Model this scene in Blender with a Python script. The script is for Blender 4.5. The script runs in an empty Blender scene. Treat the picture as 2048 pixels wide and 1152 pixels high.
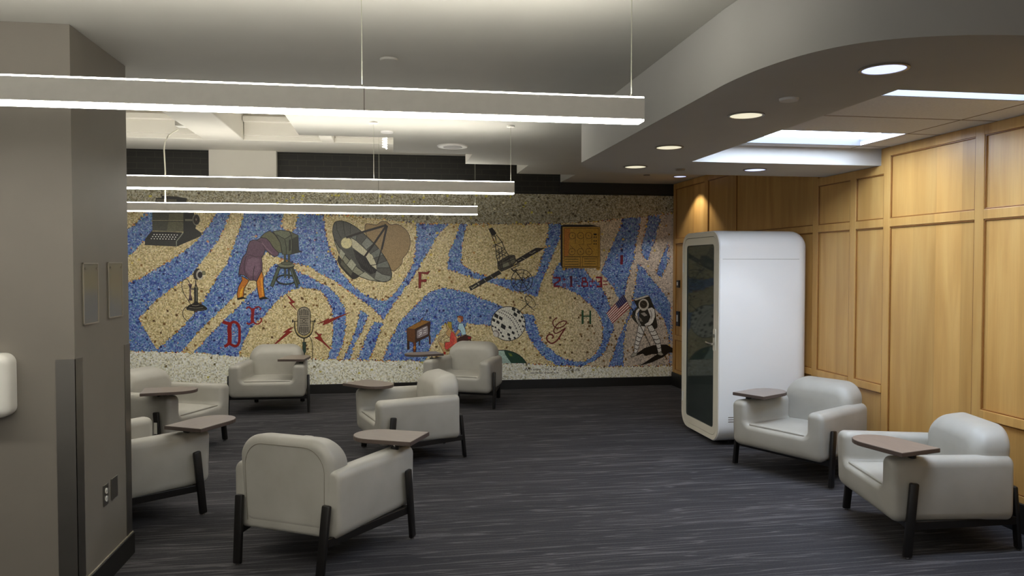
import bpy, bmesh, math, random
import numpy as np
from mathutils import Vector, Matrix
from mathutils.geometry import tessellate_polygon
random.seed(7); rng = np.random.default_rng(11)
SC = bpy.context.scene; COL = SC.collection
PI = math.pi

# ------------------------------------------------------------------ camera
FPX = 1530.0; CAMH = 1.8
yaw = math.atan(240/1530.0); pitch = math.atan(44/1530.0)
Fv = Vector((math.sin(yaw)*math.cos(pitch), math.cos(yaw)*math.cos(pitch), -math.sin(pitch)))
Rv = Vector((math.cos(yaw), -math.sin(yaw), 0)); Uv = Rv.cross(Fv)
cam = bpy.data.cameras.new('camera'); camo = bpy.data.objects.new('camera', cam); COL.objects.link(camo)
M = Matrix((Rv, Uv, -Fv)).transposed().to_4x4(); M.translation = Vector((0, 0, CAMH)); camo.matrix_world = M
cam.sensor_width = 36; cam.lens = FPX*36/2048; cam.clip_start = .05; cam.clip_end = 100
SC.camera = camo

# ------------------------------------------------------------------ materials
def srgb(r, g, b):
    f = lambda c: (c/255/12.92 if c/255 <= .04045 else ((c/255+.055)/1.055)**2.4)
    return (f(r), f(g), f(b), 1)
class NT:
    def __init__(s, name):
        s.m = bpy.data.materials.new(name); s.m.use_nodes = True; s.t = s.m.node_tree
        s.b = s.t.nodes['Principled BSDF']
    def n(s, typ, **kw):
        nd = s.t.nodes.new('ShaderNode'+typ)
        for k, v in kw.items():
            if k.startswith('i_'):
                nd.inputs[k[2:].replace('_', ' ')].default_value = v
            else: setattr(nd, k, v)
        return nd
    def l(s, a, b): s.t.links.new(a, b)
    def coords(s, scale=(1, 1, 1), rot=(0, 0, 0), kind='Object'):
        tc = s.n('TexCoord'); mp = s.n('Mapping'); mp.inputs['Scale'].default_value = scale; mp.inputs['Rotation'].default_value = rot
        s.l(tc.outputs[kind], mp.inputs['Vector']); return mp.outputs['Vector']
    def ramp(s, fac, stops):
        r = s.n('ValToRGB'); e = r.color_ramp.elements
        e[0].position, e[0].color = stops[0]; e[1].position, e[1].color = stops[-1]
        for p, c in stops[1:-1]:
            x = e.new(p); x.color = c
        s.l(fac, r.inputs['Fac']); return r.outputs['Color']
    def mix(s, fac, a, b, mode='MIX'):
        m = s.n('MixRGB', blend_type=mode)
        for sock, v in ((m.inputs['Fac'], fac), (m.inputs['Color1'], a), (m.inputs['Color2'], b)):
            if hasattr(v, 'links') or hasattr(v, 'is_linked'): s.l(v, sock)
            else: sock.default_value = v
        return m.outputs['Color']
    def bump(s, h, strength=.2, dist=.01):
        b = s.n('Bump'); b.inputs['Strength'].default_value = strength; b.inputs['Distance'].default_value = dist
        s.l(h, b.inputs['Height']); s.l(b.outputs['Normal'], s.b.inputs['Normal'])
def plain(name, col, rough=.5, metal=0, noise=.0, nscale=30, bump=0, spec=None):
    t = NT(name); t.b.inputs['Roughness'].default_value = rough; t.b.inputs['Metallic'].default_value = metal
    if spec is not None: t.b.inputs['Specular IOR Level'].default_value = spec
    nz = t.n('TexNoise'); nz.inputs['Scale'].default_value = nscale; nz.inputs['Detail'].default_value = 4
    t.l(t.coords(), nz.inputs['Vector'])
    lo = tuple(c*(1-noise) for c in col[:3])+(1,); hi = tuple(min(1, c*(1+noise)) for c in col[:3])+(1,)
    t.l(t.ramp(nz.outputs['Fac'], [(.3, lo), (.7, hi)]), t.b.inputs['Base Color'])
    if bump: t.bump(nz.outputs['Fac'], bump, .003)
    return t.m
def emis(name, col, strength, base=(.8, .8, .8, 1)):
    t = NT(name); t.b.inputs['Base Color'].default_value = base
    t.b.inputs['Emission Color'].default_value = col; t.b.inputs['Emission Strength'].default_value = strength
    return t.m
MT = {}
MT['ceil'] = plain('ceiling_paint', srgb(186, 184, 176), .85, noise=.02, nscale=3)
MT['ceil_hi'] = plain('white_ceiling_paint', srgb(214, 210, 200), .85, noise=.02, nscale=3)
MT['soffit'] = plain('soffit_paint', srgb(182, 181, 177), .85, noise=.02, nscale=3)
MT['tile'] = plain('ceiling_tile', srgb(200, 200, 202), .9, noise=.05, nscale=60, bump=.1)
MT['tgrid'] = plain('tile_joint', srgb(120, 104, 88), .8)
MT['column'] = plain('column_paint', srgb(120, 114, 105), .55, noise=.03, nscale=4)
MT['black'] = plain('black_rubber', srgb(22, 21, 20), .5, noise=.15, nscale=12)
MT['capline'] = plain('baseboard_cap', srgb(150, 140, 125), .4)
MT['steel'] = plain('brushed_steel', srgb(150, 146, 138), .32, 1, noise=.08, nscale=3)
MT['chrome'] = plain('chrome', srgb(205, 203, 198), .18, 1)
MT['leg'] = plain('black_wood_leg', srgb(20, 18, 17), .38, noise=.2, nscale=40)
MT['wire'] = plain('wire', srgb(190, 190, 175), .4, .6)
MT['cable'] = plain('white_cable', srgb(225, 222, 205), .5)
MT['well'] = plain('skylight_well_paint', srgb(88, 90, 95), .7)
MT['white'] = plain('white_plastic', srgb(222, 220, 212), .35)
MT['dark'] = plain('dark_plastic', srgb(24, 24, 26), .35)
MT['fix'] = plain('fixture_housing', srgb(240, 237, 230), .5, .0, noise=.02)
MT['shell'] = plain('booth_white', srgb(238, 238, 235), .28, noise=.01, nscale=2)
MT['bframe'] = plain('booth_door_frame', srgb(228, 222, 206), .35)
MT['felt'] = plain('booth_felt', srgb(52, 56, 54), .95, noise=.2, nscale=90)
MT['rim'] = plain('downlight_trim', srgb(120, 112, 98), .4)
MT['grille'] = plain('grey_disc', srgb(205, 203, 200), .6)
MT['tag'] = plain('paper_tag', srgb(225, 222, 210), .7)
MT['lit'] = emis('fixture_lens', srgb(255, 251, 240), 10.5)
MT['sky'] = emis('skylight_diffuser', srgb(218, 233, 255), 7.5)
MT['dlw'] = emis('downlight_lens_warm', srgb(240, 232, 200), .35)
MT['dlc'] = emis('downlight_lens_cool', srgb(196, 206, 255), .55)
# leather
t = NT('grey_leather'); t.b.inputs['Roughness'].default_value = .47
nz = t.n('TexNoise'); nz.inputs['Scale'].default_value = 5; nz.inputs['Detail'].default_value = 3; t.l(t.coords(), nz.inputs['Vector'])
vz = t.n('TexVoronoi'); vz.inputs['Scale'].default_value = 260; t.l(t.coords(), vz.inputs['Vector'])
t.l(t.ramp(nz.outputs['Fac'], [(.3, srgb(160, 157, 147)), (.7, srgb(170, 167, 158))]), t.b.inputs['Base Color'])
t.bump(vz.outputs['Distance'], .06, .002); MT['leather'] = t.m
MT['seam'] = plain('seam_thread', srgb(120, 115, 102), .7)
# laminate tablet
t = NT('brown_laminate'); t.b.inputs['Roughness'].default_value = .3
nz = t.n('TexNoise'); nz.inputs['Scale'].default_value = 6; nz.inputs['Detail'].default_value = 6; t.l(t.coords((1, 14, 1)), nz.inputs['Vector'])
t.l(t.ramp(nz.outputs['Fac'], [(.3, srgb(118, 107, 99)), (.7, srgb(134, 122, 113))]), t.b.inputs['Base Color']); MT['lam'] = t.m
MT['lamedge'] = plain('laminate_edge', srgb(84, 72, 66), .45)
# wood
t = NT('honey_maple'); t.b.inputs['Roughness'].default_value = .38
v = t.coords((1, 1, 1)); sp = t.n('SeparateXYZ'); t.l(v, sp.inputs[0])
dv = t.n('Math', operation='DIVIDE'); t.l(sp.outputs['Y'], dv.inputs[0]); dv.inputs[1].default_value = .27
flr = t.n('Math', operation='FLOOR'); t.l(dv.outputs[0], flr.inputs[0])
wn = t.n('TexWhiteNoise', noise_dimensions='1D'); t.l(flr.outputs[0], wn.inputs['W'])
n1 = t.n('TexNoise'); n1.inputs['Scale'].default_value = 1; n1.inputs['Detail'].default_value = 6; n1.inputs['Distortion'].default_value = .4
t.l(t.coords((9, 9, 1.0)), n1.inputs['Vector'])
n2 = t.n('TexNoise'); n2.inputs['Scale'].default_value = 1; n2.inputs['Detail'].default_value = 3; t.l(t.coords((120, 120, 3)), n2.inputs['Vector'])
c1 = t.ramp(n1.outputs['Fac'], [(.25, srgb(184, 139, 74)), (.5, srgb(198, 154, 88)), (.8, srgb(210, 170, 103))])
c2 = t.ramp(wn.outputs['Value'], [(0, (.88, .86, .82, 1)), (1, (1.08, 1.06, 1.03, 1))])
c3 = t.ramp(n2.outputs['Fac'], [(.3, (.965, .965, .96, 1)), (.7, (1.03, 1.03, 1.03, 1))])
t.l(t.mix(1, t.mix(1, c1, c2, 'MULTIPLY'), c3, 'MULTIPLY'), t.b.inputs['Base Color']); MT['wood'] = t.m
MT['bead'] = plain('dark_wood_bead', srgb(140, 92, 40), .4, noise=.1)
# brick
t = NT('black_brick'); t.b.inputs['Roughness'].default_value = .42
br = t.n('TexBrick'); br.offset = .5; br.inputs['Scale'].default_value = 1
br.inputs['Brick Width'].default_value = .235; br.inputs['Row Height'].default_value = .078; br.inputs['Mortar Size'].default_value = .0035
br.inputs['Color1'].default_value = srgb(19, 18, 14); br.inputs['Color2'].default_value = srgb(27, 25, 20); br.inputs['Mortar'].default_value = srgb(50, 47, 38)
tc = t.n('TexCoord'); sp = t.n('SeparateXYZ'); cb = t.n('CombineXYZ'); t.l(tc.outputs['Object'], sp.inputs[0])
t.l(sp.outputs['X'], cb.inputs['X']); t.l(sp.outputs['Z'], cb.inputs['Y']); t.l(cb.outputs[0], br.inputs['Vector'])
t.l(br.outputs['Color'], t.b.inputs['Base Color']); t.bump(br.outputs['Fac'], -.5, .004); MT['brick'] = t.m
# carpet
t = NT('charcoal_carpet'); t.b.inputs['Roughness'].default_value = .95; t.b.inputs['Specular IOR Level'].default_value = .15
def lines(rot, sx, sy, lo, hi):
    n = t.n('TexNoise'); n.inputs['Scale'].default_value = 1; n.inputs['Detail'].default_value = 1.5; t.l(t.coords((sx, sy, 1), (0, 0, rot)), n.inputs['Vector'])
    return t.ramp(n.outputs['Fac'], [(lo, (0, 0, 0, 1)), (hi, (1, 1, 1, 1)), (min(.99, hi+.008), (1, 1, 1, 1)), (min(1, hi+.02), (0, 0, 0, 1))])
la = lines(math.radians(12), .5, 13, .485, .495); lb = lines(math.radians(-12), .55, 15, .485, .495); lc = lines(math.radians(1), .7, 24, .48, .492)
fine = t.n('TexNoise'); fine.inputs['Scale'].default_value = 1; fine.inputs['Detail'].default_value = 4; t.l(t.coords((60, 220, 1)), fine.inputs['Vector'])
big = t.n('TexNoise'); big.inputs['Scale'].default_value = 1; big.inputs['Detail'].default_value = 2; t.l(t.coords((.5, 2.2, 1)), big.inputs['Vector'])
base = t.ramp(big.outputs['Fac'], [(.3, srgb(48, 48, 51)), (.7, srgb(58, 57, 60))])
line = srgb(86, 84, 86)
mx = lambda a, b: t.mix(1, a, b, 'LIGHTEN')
mask = mx(la, lb); c = t.mix(mask, base, line)
c = t.mix(t.mix(1, lc, (.5, .5, .5, 1), 'MULTIPLY'), c, line)
c = t.mix(1, c, t.ramp(fine.outputs['Fac'], [(.25, (.78, .78, .78, 1)), (.75, (1.22, 1.22, 1.22, 1))]), 'MULTIPLY')
t.l(c, t.b.inputs['Base Color']); t.bump(fine.outputs['Fac'], .35, .004); MT['carpet'] = t.m
# mosaic glass: colour per tessera comes from the tile itself
def mosaic_mat(name, cell, lo, hi):
    t = NT(name); t.b.inputs['Roughness'].default_value = .38
    at = t.n('VertexColor'); at.layer_name = 'Col'
    vz = t.n('TexVoronoi'); vz.inputs['Scale'].default_value = cell; t.l(t.coords(), vz.inputs['Vector'])
    bw = t.n('RGBToBW'); t.l(vz.outputs['Color'], bw.inputs[0])
    t.l(t.mix(1, at.outputs['Color'], t.ramp(bw.outputs[0], [(.2, (lo, lo, lo, 1)), (.8, (hi, hi, hi, 1))]), 'MULTIPLY'), t.b.inputs['Base Color'])
    t.bump(vz.outputs['Distance'], .25, .003); return t.m
MT['mosaic'] = mosaic_mat('mosaic_tesserae', 70, .93, 1.07)
MT['figmos'] = mosaic_mat('figure_tesserae', 90, .8, 1.15)
# glass
t = NT('tinted_glass'); t.b.inputs['Base Color'].default_value = (.30, .37, .35, 1); t.b.inputs['Roughness'].default_value = .04
t.b.inputs['Transmission Weight'].default_value = .9; t.b.inputs['IOR'].default_value = 1.33; MT['glass'] = t.m
t = NT('clear_acrylic'); t.b.inputs['Base Color'].default_value = srgb(150, 145, 128); t.b.inputs['Roughness'].default_value = .12
t.b.inputs['Transmission Weight'].default_value = .35; MT['acrylic'] = t.m

# ------------------------------------------------------------------ mesh helpers
def obj(name, bm, mat, parent=None, smooth=False, loc=None, rotz=None, recalc=True):
    if recalc: bmesh.ops.recalc_face_normals(bm, faces=bm.faces)
    me = bpy.data.meshes.new(name); bm.to_mesh(me); bm.free()
    for m in (mat if isinstance(mat, (list, tuple)) else [mat]): me.materials.append(m)
    if smooth:
        for p in me.polygons: p.use_smooth = True
        try: me.set_sharp_from_angle(angle=math.radians(40))
        except Exception: pass
    o = bpy.data.objects.new(name, me); COL.objects.link(o)
    if parent: o.parent = parent
    if loc: o.location = loc
    if rotz is not None: o.rotation_euler = (0, 0, rotz)
    return o
def tag(o, label=None, cat=None, group=None, kind=None):
    for k, v in (('label', label), ('category', cat), ('group', group), ('kind', kind)):
        if v: o[k] = v
    return o
def empty(name, loc=(0, 0, 0), rotz=0):
    o = bpy.data.objects.new(name, None); COL.objects.link(o); o.location = loc; o.rotation_euler = (0, 0, rotz)
    o.empty_display_size = .1; return o
def B(): return bmesh.new()
def box(bm, x0, x1, y0, y1, z0, z1, bev=0, seg=2, mi=0):
    r = bmesh.ops.create_cube(bm, size=1); vs = r['verts']
    for v in vs:
        v.co = Vector((x0 if v.co.x < 0 else x1, y0 if v.co.y < 0 else y1, z0 if v.co.z < 0 else z1))
    fs = set(f for v in vs for f in v.link_faces)
    if bev:
        es = list(set(e for v in vs for e in v.link_edges))
        rr = bmesh.ops.bevel(bm, geom=es, offset=bev, segments=seg, affect='EDGES', profile=.5)
        fs |= set(rr['faces'])
    if mi:
        for f in fs:
            if f.is_valid: f.material_index = mi
def bar(bm, p, q, w, d, bev=.004, up=(0, 1, 0)):
    # square-section bar from p to q
    p, q = Vector(p), Vector(q); a = (q-p); L = a.length; a.normalize(); u = Vector(up); s = a.cross(u).normalized(); u = s.cross(a)
    r = bmesh.ops.create_cube(bm, size=1); vs = r['verts']
    es = list(set(e for v in vs for e in v.link_edges))
    for v in vs: v.co = p + a*(L*(v.co.z+.5)) + s*(w*v.co.x) + u*(d*v.co.y)
    bmesh.ops.recalc_face_normals(bm, faces=list(set(f for v in vs for f in v.link_faces)))
    if bev: bmesh.ops.bevel(bm, geom=es, offset=bev, segments=2, affect='EDGES', profile=.5)
def cyl(bm, p, q, r, seg=16, r2=None):
    p, q = Vector(p), Vector(q); a = q-p
    m = Matrix.Translation((p+q)/2) @ a.to_track_quat('Z', 'Y').to_matrix().to_4x4()
    bmesh.ops.create_cone(bm, cap_ends=True, segments=seg, radius1=r, radius2=r if r2 is None else r2, depth=a.length, matrix=m)
def tube(bm, pts, r, seg=6):
    pts = [Vector(p) for p in pts]; rings = []
    for i, p in enumerate(pts):
        d = (pts[min(i+1, len(pts)-1)]-pts[max(i-1, 0)]).normalized()
        u = d.cross(Vector((0, 0, 1)) if abs(d.z) < .9 else Vector((1, 0, 0))).normalized(); w = d.cross(u)
        rings.append([bm.verts.new(p+(u*math.cos(2*PI*k/seg)+w*math.sin(2*PI*k/seg))*r) for k in range(seg)])
    for a, b in zip(rings, rings[1:]):
        for k in range(seg): bm.faces.new((a[k], a[(k+1) % seg], b[(k+1) % seg], b[k]))
    bm.faces.new(rings[0]); bm.faces.new(rings[-1][::-1])
def prism(bm, pts, z0, z1):
    n = len(pts); a = [bm.verts.new((x, y, z0)) for x, y in pts]; b = [bm.verts.new((x, y, z1)) for x, y in pts]
    for t3 in tessellate_polygon([[Vector((x, y, 0)) for x, y in pts]]):
        bm.faces.new([a[i] for i in t3]); bm.faces.new([b[i] for i in t3][::-1])
    for i in range(n):
        j = (i+1) % n; bm.faces.new((a[i], a[j], b[j], b[i]))
def rounded(pts, radii, seg=6):
    """round the corners of a closed 2D outline"""
    out = []; n = len(pts)
    for i in range(n):
        p = Vector(pts[i]); a = Vector(pts[i-1])-p; b = Vector(pts[(i+1) % n])-p; r = radii[i]
        if r <= 0: out.append(tuple(p)); continue
        a.normalize(); b.normalize(); ang = a.angle(b); d = r/math.tan(ang/2)
        c = p+(a+b).normalized()*(r/math.sin(ang/2)); s = p+a*d; e = p+b*d
        a0 = math.atan2(*(s-c).yx); a1 = math.atan2(*(e-c).yx); da = (a1-a0+PI) % (2*PI)-PI
        for k in range(seg+1): out.append((c.x+r*math.cos(a0+da*k/seg), c.y+r*math.sin(a0+da*k/seg)))
    return out
def inset(pts, d):
    """offset a closed CCW outline inwards by d"""
    out = []; n = len(pts)
    for i in range(n):
        p = Vector(pts[i]); a = Vector(pts[i-1]); b = Vector(pts[(i+1) % n])
        t1 = (p-a); t2 = (b-p)
        if t1.length < 1e-7: t1 = t2
        if t2.length < 1e-7: t2 = t1
        t1.normalize(); t2.normalize(); n1 = Vector((-t1.y, t1.x)); n2 = Vector((-t2.y, t2.x)); m = (n1+n2)
        if m.length < 1e-6: m = n1
        m.normalize(); k = 1/max(.5, m.dot(n1)); out.append((p.x+m.x*d*k, p.y+m.y*d*k))
    return out
def loft(bm, rings, cap=True):
    vr = [[bm.verts.new(p) for p in r] for r in rings]; n = len(rings[0])
    for a, b in zip(vr, vr[1:]):
        for i in range(n):
            j = (i+1) % n; bm.faces.new((a[i], a[j], b[j], b[i]))
    if cap:
        for r in (vr[0], vr[-1]):
            for t3 in tessellate_polygon([[v.co for v in r]]):
                try: bm.faces.new([r[i] for i in t3])
                except ValueError: pass
def pillow_extrude(bm, outline, y0, y1, r0, r1, tr, seg=5):
    """outline is (x,z) CCW; extruded along y with rounded rims; tr(x,y,z)->point"""
    rings = []
    for k in range(seg+1):
        th = PI/2*k/seg; o = inset(outline, r0*(1-math.sin(th))); y = y0+r0*(1-math.cos(th)); rings.append([tr(x, y, z) for x, z in o])
    m = 5
    for k in range(1, m): 
        y = y0+r0+(y1-r1-y0-r0)*k/m; rings.append([tr(x, y, z) for x, z in outline])
    for k in range(seg+1):
        th = PI/2*k/seg; o = inset(outline, r1*(1-math.cos(th))); y = y1-r1+r1*math.sin(th); rings.append([tr(x, y, z) for x, z in o])
    loft(bm, rings)
def copy_tree(o, parent=None):
    c = o.copy(); COL.objects.link(c)
    if parent: c.parent = parent
    for ch in list(o.children): copy_tree(ch, c)
    return c
# ------------------------------------------------------------------ the setting
XW = 4.20; YM = 11.036; ZC = 3.03; ZS = 2.669; ZT = 2.813; ZH = 3.38
XL = -6.0; YB = -4.0
def struct(name, bm, m, parent=None, smooth=False):
    o = obj(name, bm, m, parent, smooth)
    if parent is None: o['kind'] = 'structure'
    return o
b = B(); box(b, XL, XW+.1, YB, YM+.2, -.1, 0); struct('floor', b, MT['carpet'])
# lower ceiling with its stepped far edge
b = B(); prism(b, [(XL, YB), (XW, YB), (XW, YM), (2.45, YM), (2.45, 10.10), (1.65, 10.10), (1.65, 9.23), (.88, 9.23), (.88, 8.43), (.02, 8.43), (.02, 7.45), (-.857, 7.45), (-.857, 5.75), (XL, 5.75)], ZC, ZC+.72)
struct('ceiling', b, MT['ceil'])
# upper white ceiling with beams
b = B(); box(b, XL, 2.6, 5.76, YM+.1, 3.80, 3.9); struct('ceiling', b, MT['ceil_hi'])
b = B(); box(b, XL, 2.45, 10.08, YM-.002, ZH, 3.80, .01); struct('trim_1', b, MT['ceil_hi'])
for k, (a, c) in enumerate(((-2.32, -1.83), (-.88, -.72), (-3.9, -3.35), (.55, .88))):
    b = B(); box(b, a, c, 5.77 if a < -.9 else 7.47 if a < 0 else 8.45, 10.078, ZH, 3.799, .01); struct('trim_%d' % (2+k), b, MT['ceil_hi'])
b = B()
for x0, x1 in ((-3.34, -2.33), (-1.82, -.89), (-.71, .54)):
    box(b, x0, x1, 9.93, 10.07, 3.60, 3.66); box(b, x0, x1, 10.03, 10.077, 3.44, 3.60)
struct('trim_6', b, MT['ceil_hi'])
# curved bulkhead with its recess
def catmull(pts, n=5):
    o_ = []
    for i in range(len(pts)-1):
        p0, p1, p2, p3 = pts[max(i-1, 0)], pts[i], pts[i+1], pts[min(i+2, len(pts)-1)]
        for k in range(n):
            q = k/n; o_.append(tuple(.5*(2*p1[a]+(p2[a]-p0[a])*q+(2*p0[a]-5*p1[a]+4*p2[a]-p3[a])*q*q+(3*p1[a]-p0[a]-3*p2[a]+p3[a])*q**3) for a in (0, 1)))
    return o_+[pts[-1]]
cur = catmull([(1.577, 3.494), (1.586, 3.36), (1.607, 3.20), (1.652, 3.02), (1.715, 2.88), (1.805, 2.765), (1.93, 2.68), (2.09, 2.62), (2.27, 2.585), (2.6, 2.56), (3.2, 2.55), (XW, 2.55)])
out = [(XW, 6.95), (2.25, 6.95), (2.0, 6.90), (1.82, 6.78), (1.70, 6.62), (1.62, 6.45), (1.577, 6.29), (1.577, 4.8)]+cur+[(XW, 3.46), (2.47, 3.46), (2.47, 6.09), (XW, 6.09)]
b = B(); prism(b, out, ZS, ZC-.001); struct('ceiling', b, MT['soffit'], smooth=True)
# tiled ceiling inside the recess, with two wells
b = B(); zt2 = ZT+.03
for x0, x1, y0, y1 in ((2.471, 2.60, 3.461, 6.089), (2.60, 3.895, 4.19, 5.34), (2.60, 3.895, 5.95, 6.089), (3.895, XW-.002, 3.461, 6.089)):
    box(b, x0, x1, y0, y1, ZT, zt2)
tile = struct('ceiling', b, MT['tile'])
b = B()
for q in ((2.60, XW-.01, 4.785, 4.795), (3.90, 3.908, 3.47, 6.08), (3.908, XW-.01, 5.35, 5.358), (3.908, XW-.01, 4.185, 4.193), (3.908, XW-.01, 5.95, 5.958)):
    box(b, q[0], q[1], q[2], q[3], ZT-.002, ZT+.004)
struct('trim_7', b, MT['tgrid'])
def skylight(y0, y1, label):
    r = empty('skylight', ((2.6+3.895)/2, (y0+y1)/2, ZT)); tag(r, label, 'skylight', 'skylights in the tiled ceiling recess')
    cx, cy = r.location.x, r.location.y
    b = B(); h = .055
    for x0, x1, ya, yb in ((2.585, 2.60, y0, y1), (3.895, 3.91, y0, y1), (2.585, 3.91, y0-.012, y0), (2.585, 3.91, y1, y1+.012)):
        box(b, x0-cx, x1-cx, ya-cy, yb-cy, .031, h)
    box(b, 2.601-cx, 3.894-cx, y1-.006-cy, y1-.001-cy, .0, .032); box(b, 2.601-cx, 3.894-cx, y0+.001-cy, y0+.006-cy, .0, .032)
    obj('well', b, MT['well'], r)
    b = B(); box(b, 2.585-cx, 3.91-cx, y0-.012-cy, y1+.012-cy, h, h+.01); obj('diffuser', b, MT['sky'], r)
skylight(5.352, 5.938, 'bright skylight panel over the phone booth in the tiled ceiling, its whole opening in view')
skylight(3.475, 4.178, 'skylight panel at the top right, mostly hidden by the curved bulkhead')
# walls
b = B(); box(b, XL, XW+.1, YM+.02, YM+.2, 0, 4.0); struct('wall_back', b, MT['brick'])
b = B(); box(b, XW, XW+.1, YB, YM+.02, 0, 3.2); struct('wall_right', b, MT['wood'])
b = B(); box(b, XL-.1, XL, YB, YM+.2, 0, 4.0); struct('wall_left', b, MT['column'])
b = B(); box(b, -2.45, -1.565, YM-.10, YM+.02, 2.86, ZH); struct('trim_8', b, MT['ceil_hi'])
b = B(); box(b, 2.45, XW-.02, YM-.02, YM+.019, 2.872, ZC-.002); struct('trim_9', b, MT['black'])
b = B(); box(b, XL, XW-.03, YM-.012, YM+.019, 0, .129, .003); struct('baseboard_back', b, MT['black'])
b = B(); box(b, XW-.03, XW-.001, YB, YM-.013, 0, .20, .003); struct('baseboard_right', b, MT['black'])
# wood frame: stiles and rails
def wbar(name, y0, y1, z0, z1, t=.016, m='wood'):
    b = B(); box(b, XW-t, XW-.0005, y0, y1, z0, z1, .003); return struct(name, b, MT[m])
def bead(b, y0, y1, z0, z1):
    w = .010
    for a in ((y0, y1, z0, z0+w), (y0, y1, z1-w, z1), (y0, y0+w, z0, z1), (y1-w, y1, z0, z1)):
        box(b, XW-.011, XW-.0004, a[0], a[1], a[2], a[3], .002)
stiles = [(3.40, 3.48), (4.90, 4.985), (5.945, 6.03), (6.43, 6.52), (7.06, 7.15), (8.9, 9.0), (9.75, 9.86), (10.93, YM-.02)]
n = 10
for y0, y1 in stiles:
    wbar('trim_%d' % n, y0, y1, .20, 3.02 if y0 > 6.9 else ZT-.001 if y0 < 6.08 else ZS-.001); n += 1
prev = None; bb = B()
for (a0, a1), (c0, c1) in zip(stiles, stiles[1:]):
    top = 3.02 if a1 > 6.9 else (ZS-.001 if a1 > 6.1 or (a1 > 6.02 and c0 > 6.1) else ZT-.001)
    wbar('trim_%d' % n, a1, c0, 2.135, 2.205); n += 1
    wbar('trim_%d' % n, a1, c0, .20, .245); n += 1
    wbar('trim_%d' % n, a1, c0, top-.075, top); n += 1
    bead(bb, a1, c0, 2.205, top-.075)
    if abs(a1-4.985) < .01: bead(bb, a1, c0, .245, 2.135)
    else:
        wbar('trim_%d' % n, a1, c0, .70, .765, .022); n += 1
        bead(bb, a1, c0, .765, 2.135); bead(bb, a1, c0, .245, .70)
struct('trim_%d' % n, bb, MT['bead']); n += 1

# square pillar on the left
CX0, CX1, CY0, CY1 = -2.9, -1.616, 4.23, 5.055
b = B(); box(b, CX0, CX1, CY0, CY1, 0, ZC-.001); struct('wall_pillar', b, MT['column'])
b = B(); t_ = .014
box(b, CX0-t_, CX1+t_, CY0-t_, CY1+t_, 0, .135, .004); struct('baseboard_pillar', b, MT['black'])
b = B(); box(b, CX0-.008, CX1+.008, CY0-.008, CY1+.008, .135, .141, .001); struct('trim_%d' % n, b, MT['capline']); n += 1
def guard(cx, cy, sy, label):
    w = .095; o = B(); t = .003
    x1 = cx+t; ya = cy-t if sy < 0 else cy+t
    box(o, x1-w, x1, min(ya, cy), max(ya, cy), .142, 1.32); box(o, cx, x1, min(ya, ya-sy*w), max(ya, ya-sy*w), .142, 1.32)
    g = obj('corner_guard', o, MT['steel']); tag(g, label, 'corner guard')
guard(CX1, CY0, -1, 'brushed steel guard wrapped around the near corner of the grey pillar')
guard(CX1, CY1, 1, 'thin brushed steel guard on the far corner of the pillar, next to the armchairs')
# sign holders on the pillar's side face
def holder(y0, y1, z0, z1, label):
    r = empty('sign_holder', (CX1, (y0+y1)/2, z0)); tag(r, label, 'sign holder', 'clear sign holders on the pillar')
    w = (y1-y0)/2; h = z1-z0
    b = B(); box(b, .001, .006, -w, w, 0, h, .001); obj('acrylic_panel', b, MT['acrylic'], r)
    b = B()
    for q in ((-w, w, 0, .006), (-w, w, h-.006, h), (-w, -w+.006, 0, h), (w-.006, w, 0, h)): box(b, .0062, .009, *q)
    obj('bright_edge', b, MT['capline'], r)
    for s in (-1, 1):
        b = B(); cyl(b, (.006, s*w*.75, h-.03), (.013, s*w*.75, h-.03), .006, 10); obj('screw', b, MT['chrome'], r)
holder(4.335, 4.545, 1.487, 1.817, 'empty clear acrylic sign holder on the pillar, the nearer of the two')
holder(4.70, 4.93, 1.497, 1.822, 'empty clear acrylic sign holder on the pillar, the farther of the two')
r = empty('power_outlet', (CX1, 4.62, .50)); tag(r, 'duplex power outlet with a metal plate low on the pillar', 'outlet')
b = B(); box(b, .0005, .006, -.036, .036, -.06, .06, .002); obj('cover_plate', b, MT['steel'], r)
for z in (-.022, .022):
    b = B(); cyl(b, (.005, 0, z), (.009, 0, z), .0165, 16); s_ = obj('socket', b, MT['white'], r)
    b = B(); box(b, .0088, .0098, -.008, -.005, z-.006, z+.006); box(b, .0088, .0098, .005, .008, z-.006, z+.006); obj('slot', b, MT['dark'], s_)
b = B(); box(b, .0005, .006, -.05, .05, -.062, .062, .002)
o = obj('blank_outlet_plate', b, MT['steel'], loc=(CX1, 4.755, .503)); tag(o, 'blank metal wall plate beside the power outlet on the pillar', 'wall plate')
# dispenser at the left edge
b = B(); ol = rounded([(-.13, -.16), (.13, -.16), (.13, .16), (-.13, .16)], [.05]*4, 6)
pillow_extrude(b, ol, 0, .11, .004, .045, lambda x, y, z: Vector((x, -y, z)))
r = empty('wall_dispenser', (-2.02, CY0-.001, 1.2)); tag(r, 'white rounded wall dispenser on the pillar, cut off by the left edge', 'dispenser')
obj('cover', b, MT['white'], r, True)
b = B(); box(b, -.05, .05, -.118, -.104, -.12, -.05, .004); obj('push_bar', b, MT['grille'], r)

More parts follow.
